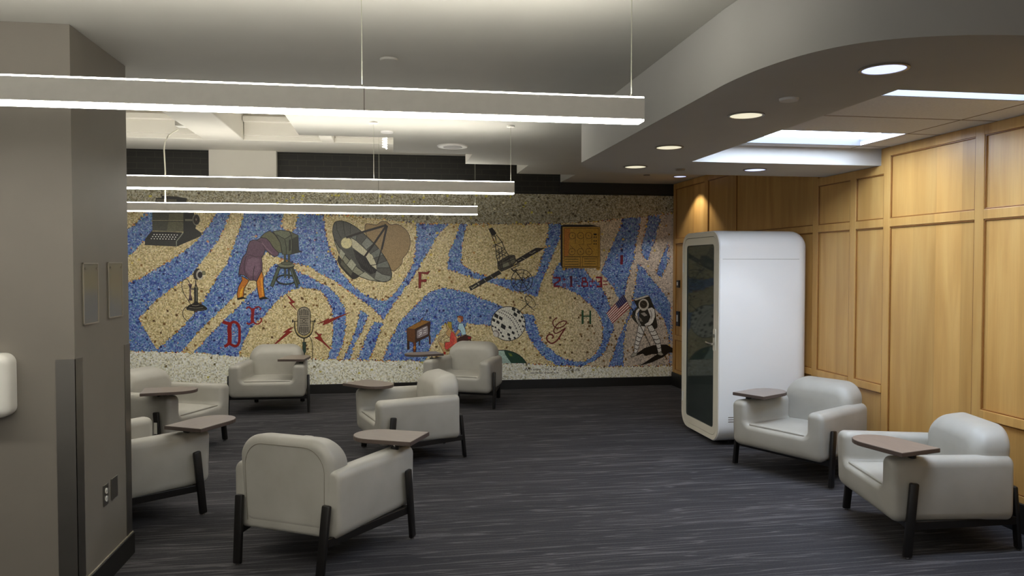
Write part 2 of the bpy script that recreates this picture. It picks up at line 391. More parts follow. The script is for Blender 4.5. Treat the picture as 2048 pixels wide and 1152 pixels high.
# ------------------------------------------------------------------ ceiling fittings
def disc_thing(name, x, y, z, rad, label, cat, m='grille', group=None, h=.012):
    b = B(); cyl(b, (0, 0, 0), (0, 0, -h), rad, 28, rad*.93); o = obj(name, b, MT[m], loc=(x, y, z-.0005)); tag(o, label, cat, group); return o
disc_thing('ceiling_sprinkler_cover', -.012, 4.643, ZC, .055, 'flat round sprinkler cover on the ceiling above the nearest linear light', 'sprinkler cover', 'ceil')
disc_thing('smoke_detector', -.04, 7.13, ZC, .06, 'small round detector on the ceiling by the hanging bare bulb', 'detector')
r = empty('ceiling_speaker', (.62, 7.88, ZC)); tag(r, 'round white ceiling speaker near the stepped ceiling edge', 'speaker')
b = B(); cyl(b, (0, 0, 0), (0, 0, -.012), .16, 36, .15); obj('rim', b, MT['white'], r)
b = B(); cyl(b, (0, 0, -.0125), (0, 0, -.018), .10, 36, .09); obj('grille', b, MT['grille'], r)
def downlight(x, y, z, m, label, rad=.092, watts=0, col=(1, .9, .75), size=78):
    r = empty('downlight', (x, y, z)); tag(r, label, 'downlight', 'recessed downlights')
    b = B(); 
    n_ = 32; ring = [[(rad*1.14, -.0005), (rad*1.14, -.006), (rad*1.0, -.007), (rad*.98, -.001)]]
    vs = [[b.verts.new((rr*math.cos(2*PI*k/n_), rr*math.sin(2*PI*k/n_), zz)) for k in range(n_)] for rr, zz in ring[0]]
    for i in range(4):
        a, c = vs[i], vs[(i+1) % 4]
        for k in range(n_): b.faces.new((a[k], a[(k+1) % n_], c[(k+1) % n_], c[k]))
    obj('trim_ring', b, MT['rim'], r)
    b = B(); cyl(b, (0, 0, -.0008), (0, 0, -.004), rad*.97, 32); obj('lens', b, MT[m], r)
    if watts:
        L = bpy.data.lights.new('downlight_lamp', 'SPOT'); L.energy = watts; L.color = col; L.spot_size = math.radians(size); L.spot_blend = .35; L.shadow_soft_size = .03
        lo = bpy.data.objects.new('downlight_lamp', L); COL.objects.link(lo); lo.parent = r; lo.location = (0, 0, -.012)
downlight(2.144, 3.10, ZS, 'dlc', 'bluish downlight nearest the camera in the curved bulkhead', watts=8, col=(.8, .87, 1))
downlight(2.018, 4.17, ZS, 'dlw', 'warm white downlight in the bulkhead, second from the camera', watts=8)
downlight(2.004, 5.371, ZS, 'dlw', 'warm white downlight in the bulkhead, third from the camera', watts=8)
downlight(2.106, 6.465, ZS, 'dlw', 'warm white downlight at the rounded far end of the bulkhead', watts=8)
downlight(3.236, 6.498, ZS, 'dlc', 'bluish downlight above the front of the phone booth', watts=8, col=(.8, .87, 1))
downlight(3.91, 10.05, ZC, 'dlc', 'small bright downlight next to the wood wall by the mural', rad=.085, watts=17, col=(1, .94, .86), size=105)
disc_thing('ceiling_sprinkler_cover', 2.04, 3.727, ZS, .05, 'pale round sprinkler cover on the bulkhead between the two nearest downlights', 'sprinkler cover')
disc_thing('ceiling_sprinkler_cover', 2.555, 6.569, ZS, .045, 'dark round cover on the far end of the bulkhead, beside the recess corner', 'sprinkler cover', 'rim')
disc_thing('ceiling_sprinkler_cover', 3.40, 9.95, ZC, .045, 'small dark round cover on the ceiling close to the mural', 'sprinkler cover', 'rim')
# bare bulb
r = empty('bare_bulb', (-.07, 8.25, 3.80)); tag(r, 'bare spiral bulb hanging from the white upper ceiling', 'light bulb')
b = B(); cyl(b, (0, 0, 0), (0, 0, -.56), .012, 10); cyl(b, (0, 0, -.56), (0, 0, -.64), .028, 16, .024); obj('lamp_holder', b, MT['white'], r)
b = B(); pts = [(.022*math.cos(k*.7), .022*math.sin(k*.7), -.645-.0030*k) for k in range(38)]; tube(b, pts, .009, 6); obj('bulb', b, emis('bulb_glass', srgb(255, 252, 240), .5), r, True)

# ------------------------------------------------------------------ linear pendant lights
def pendant(y, x0, x1, wires, label, cable=None, joints=(), zc=None):
    r = empty('linear_pendant_light', ((x0+x1)/2, y, 2.432)); tag(r, label, 'pendant light', 'linear pendant lights')
    cx = (x0+x1)/2; a, c = x0-cx, x1-cx; w = .042
    b = B(); box(b, a, c, -w, w, .008, .100, .0015); hs = obj('housing', b, MT['fix'], r)
    b = B(); box(b, a+.001, c-.001, -w+.001, w-.001, -.001, .0079); obj('lower_lens', b, MT['lit'], r)
    b = B(); box(b, a+.001, c-.001, -w+.001, w-.001, .1001, .106); obj('upper_lens', b, MT['lit'], r)
    b = B(); box(b, c-.0002, c+.002, -w, w, .002, .104); obj('end_cap', b, MT['fix'], r)
    for j in joints:
        b = B(); box(b, j-cx-.0015, j-cx+.0015, -w-.0006, w+.0006, .0075, .1005); obj('joint', b, MT['rim'], hs)
    for x, zz in wires:
        b = B(); cyl(b, (x-cx, 0, .105), (x-cx, 0, zz-2.432-.01), .0022, 6); wv = obj('suspension_wire', b, MT['wire'], r)
        b = B(); cyl(b, (x-cx, 0, zz-2.432-.014), (x-cx, 0, zz-2.4325), .035, 20); obj('ceiling_cup', b, MT['fix'], wv)
        b = B(); cyl(b, (x-cx, 0, .105), (x-cx, 0, .122), .006, 10); obj('gripper', b, MT['chrome'], wv)
    if cable:
        b = B(); tube(b, [(p[0]-cx, p[1]-y, p[2]-2.432) for p in cable], .008, 8); obj('power_cable', b, MT['cable'], r, True)
    return r
pendant(3.27, -4.2, 1.09, [(-.12, ZC), (1.045, ZC)], 'nearest and longest white linear pendant, crossing the top of the picture', joints=(-.11,))
pendant(6.67, -4.2, 1.06, [(-.15, ZC), (1.035, ZC)], 'middle white linear pendant, between the nearest and the farthest one', joints=(-.11,))
pendant(9.45, -4.2, 1.045, [(-.15, 3.38+.42), (1.02, 3.38+.42)], 'farthest white linear pendant, just in front of the mosaic mural',
        cable=[(-2.605, 9.45, 2.535), (-2.60, 9.45, 2.9), (-2.61, 9.45, 3.15), (-2.60, 9.45, 3.24), (-2.56, 9.44, 3.31), (-2.50, 9.42, 3.35), (-2.44, 9.40, 3.38)])
pendant(-.13, -4.2, 1.09, [(-.12, ZC), (1.045, ZC)], 'added white linear pendant, unseen above and behind the viewer, giving back light')  # unseen pendant, added to supply back light from behind the camera
# conduit on the upper ceiling
b = B(); tube(b, [(-2.37, 7.0, 3.435), (-2.37, 8.4, 3.435), (-2.37, 9.32, 3.435)], .016, 8); box(b, -2.45, -2.322, 9.30, 9.44, 3.405, 3.465, .005)
o = obj('electrical_conduit', b, MT['white'], smooth=True); tag(o, 'white conduit ending in a junction box beside an upper ceiling beam', 'conduit')
# keypads on the far wood wall
for z, w, h, lab in ((1.535, .045, .055, 'small black square switch on the wood wall left of the phone booth'), (1.02, .05, .11, 'taller black keypad below the square switch on the wood wall')):
    r = empty('wall_switch', (XW-.001, 10.80, z)); tag(r, lab, 'switch')
    b = B(); box(b, -.028, 0, -w, w, -h, h, .004); obj('box', b, MT['dark'], r)
    b = B(); box(b, -.032, -.0281, -w*.5, w*.5, -h*.4, h*.5, .001); obj('button', b, MT['grille'], r)
# ------------------------------------------------------------------ lounge chairs
def xs(y): return .375+(y+.33)/.75*.075      # outer half width along the depth
def tr_body(x, y, z):
    s = xs(y)/.45; fy = 1-.035*max(0, (z-.42))/.2*(1 if y > .1 else 0)
    return Vector((x*s, y-(.018*max(0, (.34-z)/.12) if y > .3 else 0), z))
def make_chair():
    r = empty('lounge_chair')
    # arms and base: one upholstered shell, a U seen from the front
    U = [(-.452, .204), (.452, .204), (.452, .607), (.300, .607), (.300, .402), (-.300, .402), (-.300, .607), (-.452, .607)]
    ol = rounded(U, [.065, .065, .058, .05, .045, .045, .05, .058], 5)
    b = B(); pillow_extrude(b, ol, -.335, .455, .028, .045, tr_body, 5); obj('arms_and_base', b, MT['leather'], r, True)
    # seat cushion
    ol = rounded([(-.300, .33), (.300, .33), (.300, .411), (-.300, .411)], [.02, .02, .02, .02], 4)
    def trs(x, y, z):
        k = max(0, 1-(x/.29)**2)*max(0, 1-((y-.15)/.32)**2)
        return Vector((x*xs(y)/.45, y, z+(.022*k if z > .37 else 0)))
    b = B(); ol2 = []
    for i in range(len(ol)):
        p, q = ol[i], ol[(i+1) % len(ol)]; nseg = 8 if abs(p[0]-q[0]) > .3 else 1
        for k in range(nseg): ol2.append((p[0]+(q[0]-p[0])*k/nseg, p[1]+(q[1]-p[1])*k/nseg))
    pillow_extrude(b, ol2, -.16, .432, .02, .018, trs, 4); sc = obj('seat_cushion', b, MT['leather'], r, True)
    b = B(); tube(b, [(x*1.0, .4345-.003*abs(x/.28)**3, .4035+.003*(1-(x/.29)**2)) for x in [(-.27+.54*k/12) for k in range(13)]], .0016, 5); obj('seam', b, MT['seam'], sc)
    # backrest
    ol = rounded([(-.325, .23), (.325, .23), (.325, .786), (-.325, .786)], [.09, .09, .15, .15], 12)
    def trb(x, y, z):
        k = max(0, (z-.40)/.40); s = 1-.03*max(0, (y+.33)/.2)*k
        s *= 1+.03*math.sin(PI*min(1, max(0, (z-.4)/.4)))
        if y < -.30 and z < .62: s *= 1.0
        return Vector((x*s, y-.028*k*k, z-.036*k*min(1, max(0, (y+.338)/.223))**2))
    b = B(); pillow_extrude(b, ol, -.338, -.105, .052, .085, trb, 7); br = obj('backrest', b, MT['leather'], r, True)
    arc = [(x, z) for x, z in rounded([(-.318, .30), (-.318, .779), (.318, .779), (.318, .30)], [0, .145, .145, 0], 8)]
    b = B(); tube(b, [trb(x*.862, -.3385, z-.043) for x, z in arc], .0022, 5); obj('seam', b, MT['seam'], br)
    arc2 = [(x, z) for x, z in rounded([(-.296, .42), (-.296, .737), (.296, .737), (.296, .42)], [0, .125, .125, 0], 8)]
    b = B(); tube(b, [trb(x*.90, -.1135, z*.985-.01) for x, z in arc2], .0016, 5); obj('seam', b, MT['seam'], br)
    # legs
    for s in (-1, 1):
        for p, q in (((s*.478, .3642, .008), (s*.470, .3227, .467)), ((s*.2933, -.4103, .008), (s*.311, -.3640, .415))):
            b = B(); bar(b, p, q, .056 if p[1] < 0 else .030, .030 if p[1] < 0 else .056, .010); lg = obj('leg', b, MT['leg'], r, True)
            b = B(); cyl(b, (p[0], p[1], 0), (p[0], p[1], .012), .012, 12); obj('glide', b, MT['chrome'], lg)
    b = B()
    bar(b, (-.47, .335, .198), (.47, .335, .198), .028, .05, .003, up=(0, 0, 1))
    for s in (-1, 1): bar(b, (s*.455, .34, .198), (s*.315, -.375, .198), .028, .05, .003, up=(0, 0, 1))
    obj('base_frame', b, MT['leg'], r)
    # writing tablet: rounded at one end, square at the other; origin over its pivot
    n = 14; L = .47; w = .16
    ol = [(-.14, -w), (L-.14-.17, -w)]
    for k in range(1, n): 
        th = -PI/2+PI*k/n; ol.append((L-.14-.17+.17*math.cos(th), w*math.sin(th)))
    ol += [(L-.14-.17, w), (-.14, w)]; ol = [(x, y) for x, y in ol]
    tb = empty('writing_tablet'); tb.parent = r
    bpy.data.objects.remove(tb)
    b = B(); ri = [inset(ol, .003), ol, ol, inset(ol, .003)]; zs = [-.028, -.025, -.003, 0]
    loft(b, [[Vector((x, y+.0, z)) for x, y in o_] for o_, z in zip(ri, zs)]); b.normal_update()
    for f in b.faces: f.material_index = 0 if f.normal.z > .9 or (f.calc_center_median().z > -.001) else 1
    tab = obj('writing_tablet', b, [MT['lam'], MT['lamedge']], r, recalc=True)
    b = B(); box(b, -.055, .055, -.03, .03, -.032, -.0285, .001); cyl(b, (0, 0, -.032), (0, 0, -.070), .009, 12)
    pv = obj('pivot', b, MT['chrome'], tab)
    b = B(); cyl(b, (0, 0, -.052), (0, 0, -.085), .026, 20); obj('arm_plate', b, MT['leg'], tab)
    return r
proto = make_chair()
ZTAB = .670
# x, y, facing angle (0 = facing away from camera), tablet arm side (+1 right arm), tablet direction in the room, label
chairs = [
 (-.469, 4.970, -29.6, 1, 155, 'grey leather lounge chair seen from behind, nearest the camera, its back toward us'),
 (.195, 7.307, 105.5, 1, -46, 'grey leather lounge chair in the middle of the room, seen side on, facing left'),
 (-1.484, 9.987, 178.3, -1, 82, 'grey leather lounge chair facing us below the microphone picture on the mosaic mural'),
 (.978, 9.998, 154.8, 1, 196, 'grey leather lounge chair beside the mural, under its checkered satellite sphere'),
 (3.610, 6.236, 115.8, 1, 29, 'grey leather lounge chair standing right in front of the white phone booth'),
 (3.573, 4.618, 78.5, -1, 103.6, 'grey leather lounge chair at the lower right, closest to the wood wall'),
 (-2.237, 7.924, -114.1, 1, 10, 'grey leather lounge chair half hidden by the pillar, white paper tag on its leg'),
 (-1.955, 5.839, -43.7, 1, 61.8, 'grey leather lounge chair mostly hidden by the pillar, side and tablet showing'),
]
tagged = None
for i, (x, y, a, side, td, lab) in enumerate(chairs):
    c = proto if i == 0 else copy_tree(proto)
    c.location = (x, y, 0); c.rotation_euler = (0, 0, math.radians(a)); tag(c, lab, 'armchair', 'grey lounge chairs with writing tablets')
    for ch in c.children:
        if ch.name.startswith('writing_tablet'):
            ch.location = (side*.385, .30, ZTAB+(.018 if i == 5 else 0)); ch.rotation_euler = (0, 0, math.radians(td-a))
            if side < 0: ch.scale = (1, 1, 1)
            # slide so the pivot sits off centre on the outer side
            off = Vector((0, -.09*side, 0)); off.rotate(Matrix.Rotation(math.radians(td-a), 3, 'Z'))
            ch.location = Vector(ch.location)+off
            for s_ in ch.children: s_.location = (0, .09*side, 0)
    if i == 6:
        b = B(); box(b, .4905, .4915, .318, .352, .27, .375, 0)
        tg = obj('paper_tag', b, MT['tag'], c); tg['label'] = 'white paper tag stuck on the front leg'

# ------------------------------------------------------------------ phone booth
BX, BY = 3.195, 7.14; BD, BW = .985, .985; bz0, bz1 = .033, 2.155
r = empty('phone_booth', (BX+BD/2, BY+BW/2, 0)); tag(r, 'white rounded phone booth with a dark glass door, standing against the wood wall', 'phone booth')
ox, oy = -BD/2, -BW/2
OUT = rounded([(oy, bz0), (-oy, bz0), (-oy, bz1), (oy, bz1)], [.17]*4, 10)       # (y,z)
def ring(ol, x): return [Vector((x, y, z)) for y, z in ol]
b = B(); rr = .15; rings = []
x1 = -ox-.012
IN = inset(OUT, .055)
rings.append(ring(IN, ox+.03)); rings.append(ring(IN, ox+.002)); 
for k in range(5):
    th = PI/2*k/4; rings.append(ring(inset(OUT, .012*(1-math.sin(th))), ox+.012*(1-math.cos(th))))
for k in range(1, 7): rings.append(ring(OUT, ox+.012+(x1-rr-ox-.012)*k/6))
for k in range(1, 9):
    th = PI/2*k/8; rings.append(ring(inset(OUT, rr*(1-math.cos(th))), x1-rr+rr*math.sin(th)))
loft(b, rings, cap=False)
last = [v for v in b.verts if abs(v.co.x-x1) < 1e-5]
b.verts.ensure_lookup_table(); n_ = len(OUT); vs = b.verts[-n_:]; 
for t3 in tessellate_polygon([[v.co for v in vs]]): b.faces.new([vs[i] for i in t3])
sh = obj('shell', b, MT['shell'], r, True)
# seams and vent on the side facing the camera
b = B(); box(b, ox+.03, x1-rr+.02, oy-.0006, oy+.002, 1.866, 1.869); obj('panel_seam', b, MT['rim'], sh)
b = B()
for k in range(3): box(b, ox+.10, ox+.19, oy-.0012, oy+.003, .245+.022*k, .253+.022*k, .0005)
obj('vent_slots', b, MT['rim'], sh)
# interior lining
b = B(); IL = inset(OUT, .06); loft(b, [ring(IL, ox+.045), ring(IL, -ox-.10)], cap=False); b.verts.ensure_lookup_table(); vs = b.verts[-n_:]
for t3 in tessellate_polygon([[v.co for v in vs]]): b.faces.new([vs[i] for i in t3])
obj('lining', b, MT['felt'], r, recalc=False)
b = B(); box(b, .10, .42, -.33, .33, .98, 1.02, .01); obj('desk', b, MT['dark'], r)
# door frame ring, door leaf ring, glass
def flatring(o0, o1, xa, xb):
    bm = B(); a = [ring(o0, xb), ring(o0, xa), ring(o1, xa), ring(o1, xb), ring(o0, xb)]; loft(bm, a, cap=False)
    bmesh.ops.remove_doubles(bm, verts=bm.verts, dist=1e-6); return bm
obj('door_frame', flatring(inset(OUT, .010), inset(OUT, .056), ox-.004, ox+.02), MT['bframe'], r, True)
dl = obj('door', flatring(inset(OUT, .061), inset(OUT, .135), ox-.002, ox+.025), MT['bframe'], r, True)
G_ = inset(OUT, .134)
b = B(); loft(b, [ring(G_, ox+.006), ring(G_, ox+.014)]); obj('glass_pane', b, MT['glass'], dl)
obj('gasket', flatring(inset(OUT, .134), inset(OUT, .142), ox+.001, ox+.0055), MT['dark'], dl, True)
# lever handle and lock on the near side of the door
hy = oy+.098
b = B(); box(b, ox-.010, ox-.0022, hy-.026, hy+.026, .95, 1.17, .010, 3); hp = obj('handle_plate', b, MT['bframe'], dl, True)
b = B(); cyl(b, (ox-.010, hy, 1.02), (ox-.045, hy, 1.02), .011, 14); bar(b, (ox-.045, hy-.008, 1.02), (ox-.045, hy+.13, 1.03), .012, .018, .004, up=(0, 0, 1)); obj('lever', b, MT['chrome'], hp, True)
b = B(); cyl(b, (ox-.0102, hy, 1.10), (ox-.018, hy, 1.10), .019, 20); obj('lock', b, MT['steel'], hp, True)
for z in (.36, 1.78):
    b = B(); cyl(b, (ox-.010, -oy-.056, z-.05), (ox-.010, -oy-.056, z+.05), .009, 12); obj('hinge', b, MT['white'], dl, True)
for y in (oy+.2, -oy-.2):
    for x in (ox+.2, -ox-.2):
        b = B(); cyl(b, (x, y, 0), (x, y, .05), .03, 16); obj('foot', b, MT['dark'], r)
# ------------------------------------------------------------------ the mosaic mural
Fn, Rn, Un = np.array(Fv), np.array(Rv), np.array(Uv)
def P(x, y):          # a traced point -> metres on the mural plane
    d = Fn+Rn*(x-1024)/FPX-Un*(y-576)/FPX; t_ = YM/d[1]; return d[0]*t_, CAMH+d[2]*t_
def PR(X, Z):         # metres on the mural plane -> traced coordinates
    v0, v1, v2 = X, YM, Z-CAMH
    f = v0*Fn[0]+v1*Fn[1]+v2*Fn[2]
    return 1024+FPX*(v0*Rn[0]+v1*Rn[1]+v2*Rn[2])/f, 576-FPX*(v0*Un[0]+v1*Un[1]+v2*Un[2])/f
MX0, MX1, MZ0, MZ1 = XL+.05, XW-.001, .132, 2.852; CELL = .0148
nx = int((MX1-MX0)/CELL); nz = int((MZ1-MZ0)/CELL)
gx = MX0+(np.arange(nx)+.5)*(MX1-MX0)/nx; gz = MZ0+(np.arange(nz)+.5)*(MZ1-MZ0)/nz
GX, GZ = np.meshgrid(gx, gz); px, py = PR(GX, GZ)
def inside(poly):
    res = np.zeros(px.shape, bool); n = len(poly)
    for i in range(n):
        x1, y1 = poly[i]; x2, y2 = poly[(i+1) % n]
        if y1 == y2: continue
        c = ((y1 > py) != (y2 > py)) & (px < (x2-x1)*(py-y1)/(y2-y1)+x1); res ^= c
    return res
reg = np.zeros(px.shape, int)      # 0 tan 1 blue 2 top band 3 bottom band
def paint(v, *polys):
    for p in polys: reg[inside(p)] = v
paint(1, [(-900, 650), (259, 564), (285, 554), (300, 545), (330, 528), (350, 514), (375, 497), (395, 480), (408, 463), (418, 450), (425, 440), (436, 420), (897, 420), (897, 448), (880, 466), (864, 491), (847, 520), (829, 550), (805, 585), (787, 609), (767, 640), (743, 615), (722, 600), (693, 579), (664, 559), (640, 547), (640, 565), (657, 573), (678, 594), (688, 612), (692, 632), (691, 656), (687, 686), (674, 716), (671, 725), (-900, 725)],
      [(258, 456), (275, 444), (285, 432), (292, 420), (306, 420), (306, 462), (290, 480), (258, 513), (-300, 900), (-300, 700)])
paint(0, [(277, 638), (310, 602), (338, 582), (365, 561), (383, 549), (400, 527), (415, 510), (428, 492), (439, 477), (450, 455), (463, 420), (489, 420), (478, 460), (468, 489), (455, 527), (440, 545), (428, 565), (415, 587), (400, 612), (377, 640), (345, 672), (313, 698)],
      [(364, 703), (398, 663), (427, 634), (457, 604), (474, 587), (490, 570), (505, 540), (524, 515), (532, 503), (545, 512), (559, 515), (583, 526), (600, 529), (620, 534), (640, 547), (664, 559), (693, 579), (722, 600), (743, 615), (767, 640), (692, 632), (688, 612), (678, 594), (657, 573), (640, 565), (620, 552), (605, 546), (587, 538), (566, 528), (548, 528), (538, 540), (532, 549), (520, 566), (512, 578), (497, 590), (478, 612), (445, 643), (415, 675), (388, 703), (385, 712), (364, 712)],
      [(476, 718), (483, 695), (489, 680), (501, 657), (514, 644), (527, 633), (540, 619), (549, 608), (560, 597), (572, 588), (585, 580), (600, 576), (618, 576), (632, 578), (643, 583), (655, 598), (663, 620), (666, 641), (666, 671), (661, 697), (653, 722)],
      [(645, 420), (649, 443), (652, 470), (658, 494), (669, 517), (684, 547), (708, 573), (728, 588), (746, 597), (762, 600), (775, 599), (793, 582), (814, 550), (825, 530), (831, 500), (833, 448), (833, 420)],
      [(569, 420), (598, 420), (590, 455), (583, 466), (572, 462), (563, 452)])
paint(1, [(721, 619), (736, 631), (728, 656), (711, 686), (699, 725), (684, 725), (703, 680), (714, 650)],
      [(749, 643), (767, 647), (757, 671), (749, 694), (736, 725), (710, 725), (728, 686), (737, 662)],
      [(762, 728), (781, 677), (799, 644), (823, 618), (847, 594), (864, 582), (885, 576), (912, 579), (935, 585), (965, 597), (994, 608), (1015, 617), (1045, 627), (1045, 645), (1030, 655), (982, 651), (932, 647), (932, 670), (912, 672), (900, 650), (891, 647), (886, 653), (880, 663), (869, 678), (862, 691), (857, 705), (850, 728)],
      [(1105, 548), (1114, 530), (1121, 522), (1125, 536), (1168, 536), (1173, 544), (1183, 555), (1195, 562), (1204, 574), (1209, 586), (1219, 605), (1226, 630), (1227, 648), (1226, 661), (1219, 679), (1212, 700), (1202, 712), (1185, 724), (1166, 732), (1122, 734), (1110, 729), (1094, 720), (1081, 708), (1069, 694), (1058, 674), (1051, 659), (1045, 645), (1043, 626), (1069, 631), (1072, 649), (1078, 667), (1087, 685), (1100, 697), (1115, 710), (1131, 718), (1149, 723), (1166, 723), (1181, 716), (1191, 707), (1200, 693), (1205, 679), (1206, 661), (1202, 637), (1193, 622), (1182, 611), (1169, 600), (1155, 588), (1139, 580), (1123, 575), (1104, 571)],
      [(922, 440), (936, 440), (926, 479), (923, 503), (925, 529), (944, 543), (968, 551), (986, 555), (1022, 559), (1045, 558), (1063, 554), (1072, 550), (1078, 532), (1085, 512), (1091, 489), (1096, 465), (1099, 440), (1125, 440), (1121, 475), (1106, 508), (1094, 541), (1082, 566), (1075, 594), (1052, 587), (1027, 583), (1012, 577), (991, 569), (950, 557), (920, 547), (894, 539), (898, 505), (911, 473)],
      [(1244, 430), (1282, 425), (1280, 452), (1276, 472), (1271, 491), (1269, 519), (1262, 535), (1258, 555), (1253, 571), (1250, 590), (1240, 603), (1233, 590), (1225, 574), (1212, 557), (1202, 544), (1209, 527), (1217, 507), (1220, 500), (1228, 482), (1237, 460), (1242, 449)],
      [(1298, 424), (1324, 420), (1320, 446), (1314, 463), (1311, 483), (1302, 494), (1300, 510), (1295, 522), (1289, 516), (1283, 504), (1283, 491), (1289, 472), (1292, 450)],
      [(1336, 483), (1338, 497), (1340, 522), (1330, 538), (1323, 555), (1319, 554), (1312, 547), (1316, 535), (1322, 519), (1328, 502)],
      [(1276, 529), (1284, 532), (1294, 544), (1309, 565), (1327, 585), (1337, 601), (1341, 607), (1343, 629), (1345, 660), (1347, 735), (1338, 735), (1338, 682), (1335, 661), (1330, 644), (1321, 629), (1311, 618), (1300, 620), (1275, 640), (1262, 630), (1258, 640), (1254, 646), (1250, 668), (1248, 690), (1248, 736), (1215, 736), (1224, 714), (1230, 695), (1237, 676), (1245, 658), (1251, 643), (1257, 628), (1263, 611), (1266, 590), (1270, 572), (1274, 547)])
topb = [(-900, 400), (250, 416), (640, 429), (700, 432), (760, 438), (830, 446), (900, 448), (1100, 448), (1200, 443), (1245, 437), (1290, 433), (1325, 428), (1360, 424), (1400, 300), (-900, 300)]
paint(2, topb)
paint(3, [(-900, 670), (262, 702), (400, 706), (470, 713), (655, 718), (760, 721), (950, 724), (1050, 726), (1100, 731), (1200, 733), (1280, 732), (1400, 731), (1400, 900), (-900, 900)])
S = lambda *c: np.array([srgb(*k)[:3] for k in c])
PAL = {0: S((222, 206, 156), (206, 189, 138), (234, 220, 176), (192, 175, 122), (238, 226, 188), (214, 196, 148), (172, 152, 104), (222, 201, 160)),
       1: S((100, 137, 200), (84, 118, 188), (134, 162, 212), (70, 98, 172), (112, 150, 200), (168, 190, 220), (56, 74, 150), (104, 152, 182), (120, 134, 198)),
       2: S((172, 166, 142), (152, 146, 120), (188, 182, 158), (136, 128, 104), (176, 174, 158), (158, 150, 118), (118, 110, 88), (196, 192, 172)),
       3: S((248, 248, 236), (238, 236, 216), (252, 252, 246), (226, 222, 196), (218, 216, 198), (248, 246, 228), (184, 180, 152), (240, 242, 232))}
ACC = S((226, 206, 90), (212, 176, 60), (150, 104, 40), (226, 150, 90), (92, 66, 36), (36, 40, 96), (120, 78, 40), (200, 120, 80))
col = np.zeros(px.shape+(3,))
for k, pal in PAL.items():
    m = reg == k; col[m] = pal[rng.integers(0, len(pal), m.sum())]
col *= (1+rng.normal(0, .07, px.shape))[..., None]
# the tan fields shift to pinkish grey towards the right end
w = np.clip((px-1120)/160, 0, 1)[..., None]*((reg == 0)[..., None])
col = col*(1-w)+w*(col.mean(-1, keepdims=True)*np.array([1.10, .98, .86]))
m = (px > 1340-np.clip((py-600)/40, -1, 0)*-6) & (reg != 2) & (rng.random(px.shape) < .7); col[m] = srgb(206, 196, 186)[:3]  # pale strip down the right edge: light painted into the tile colours
# accents along the joints between colour fields, then scattered ones
edge = np.zeros(px.shape, bool)
for ax in (0, 1):
    d = np.diff(reg, axis=ax) != 0
    if ax == 0: edge[:-1] |= d; edge[1:] |= d
    else: edge[:, :-1] |= d; edge[:, 1:] |= d
m = edge & (rng.random(px.shape) < .30); col[m] = ACC[rng.integers(0, len(ACC), m.sum())]
def scatter(mask, prob, pal, s=2):
    idx = np.argwhere(mask[:-s, :-s] & (rng.random((px.shape[0]-s, px.shape[1]-s)) < prob))
    for a, b_ in idx: col[a:a+s, b_:b_+s] = pal[rng.integers(0, len(pal))]
scatter((reg == 0) & (py > 560), .006, S((120, 88, 44), (100, 74, 40), (138, 104, 60)))
scatter((reg == 0) & (py <= 560), .004, S((214, 190, 90), (150, 112, 60), (220, 200, 120), (200, 150, 90)))
scatter(reg == 1, .006, S((40, 50, 120), (34, 44, 104), (60, 90, 190)))
scatter(reg == 1, .003, S((214, 190, 90), (214, 150, 130), (180, 200, 150), (228, 228, 210)), 1)
scatter((reg == 1) & (py < 520), .0022, S((214, 190, 100), (214, 160, 120)))
scatter((reg == 2) & (px < 1120), .006, S((206, 196, 84), (190, 180, 90), (224, 220, 190)))
scatter(reg == 2, .004, S((84, 74, 56), (96, 88, 70)))
scatter(reg == 3, .003, S((110, 100, 60), (130, 120, 80), (200, 190, 100)))
col = np.clip(col, 0, 1)
# the tessera sheet
vx = MX0+np.arange(nx+1)*(MX1-MX0)/nx; vz_ = MZ0+np.arange(nz+1)*(MZ1-MZ0)/nz
VX, VZ = np.meshgrid(vx, vz_); j = CELL*.34
jx = rng.uniform(-j, j, VX.shape); jz = rng.uniform(-j, j, VX.shape); jy = rng.uniform(-.0008, .0008, VX.shape)
for a in (jx, jz, jy): a[0] = a[-1] = 0; a[:, 0] = a[:, -1] = 0
MCX, MCZ = 0.0, MZ0
co = np.stack([VX+jx-MCX, jy, VZ+jz-MCZ], -1).reshape(-1, 3)
ii = np.arange(nz)[:, None]*(nx+1)+np.arange(nx)[None]
quads = np.stack([ii, ii+1, ii+nx+2, ii+nx+1], -1).reshape(-1, 4)
me = bpy.data.meshes.new('mosaic_mural'); me.vertices.add(len(co)); me.vertices.foreach_set('co', co.ravel())
me.loops.add(quads.size); me.loops.foreach_set('vertex_index', quads.ravel().astype(np.int32))
me.polygons.add(len(quads)); me.polygons.foreach_set('loop_start', np.arange(0, quads.size, 4, dtype=np.int32)); me.update(calc_edges=True); me.validate()
ca = me.color_attributes.new('Col', 'FLOAT_COLOR', 'CORNER')
cc = np.concatenate([col.reshape(-1, 3), np.ones((nx*nz, 1))], 1); ca.data.foreach_set('color', np.repeat(cc, 4, axis=0).ravel())
me.materials.append(MT['mosaic'])
mural = bpy.data.objects.new('mosaic_mural', me); COL.objects.link(mural); mural.location = (MCX, YM, MCZ)
tag(mural, 'wall-wide glass mosaic mural of blue and tan bands with pictures of communication machines', 'mural')
b = B(); box(b, MX0, MX1, .001, .0195, 0, MZ1-MZ0); obj('backing', b, MT['black'], mural)

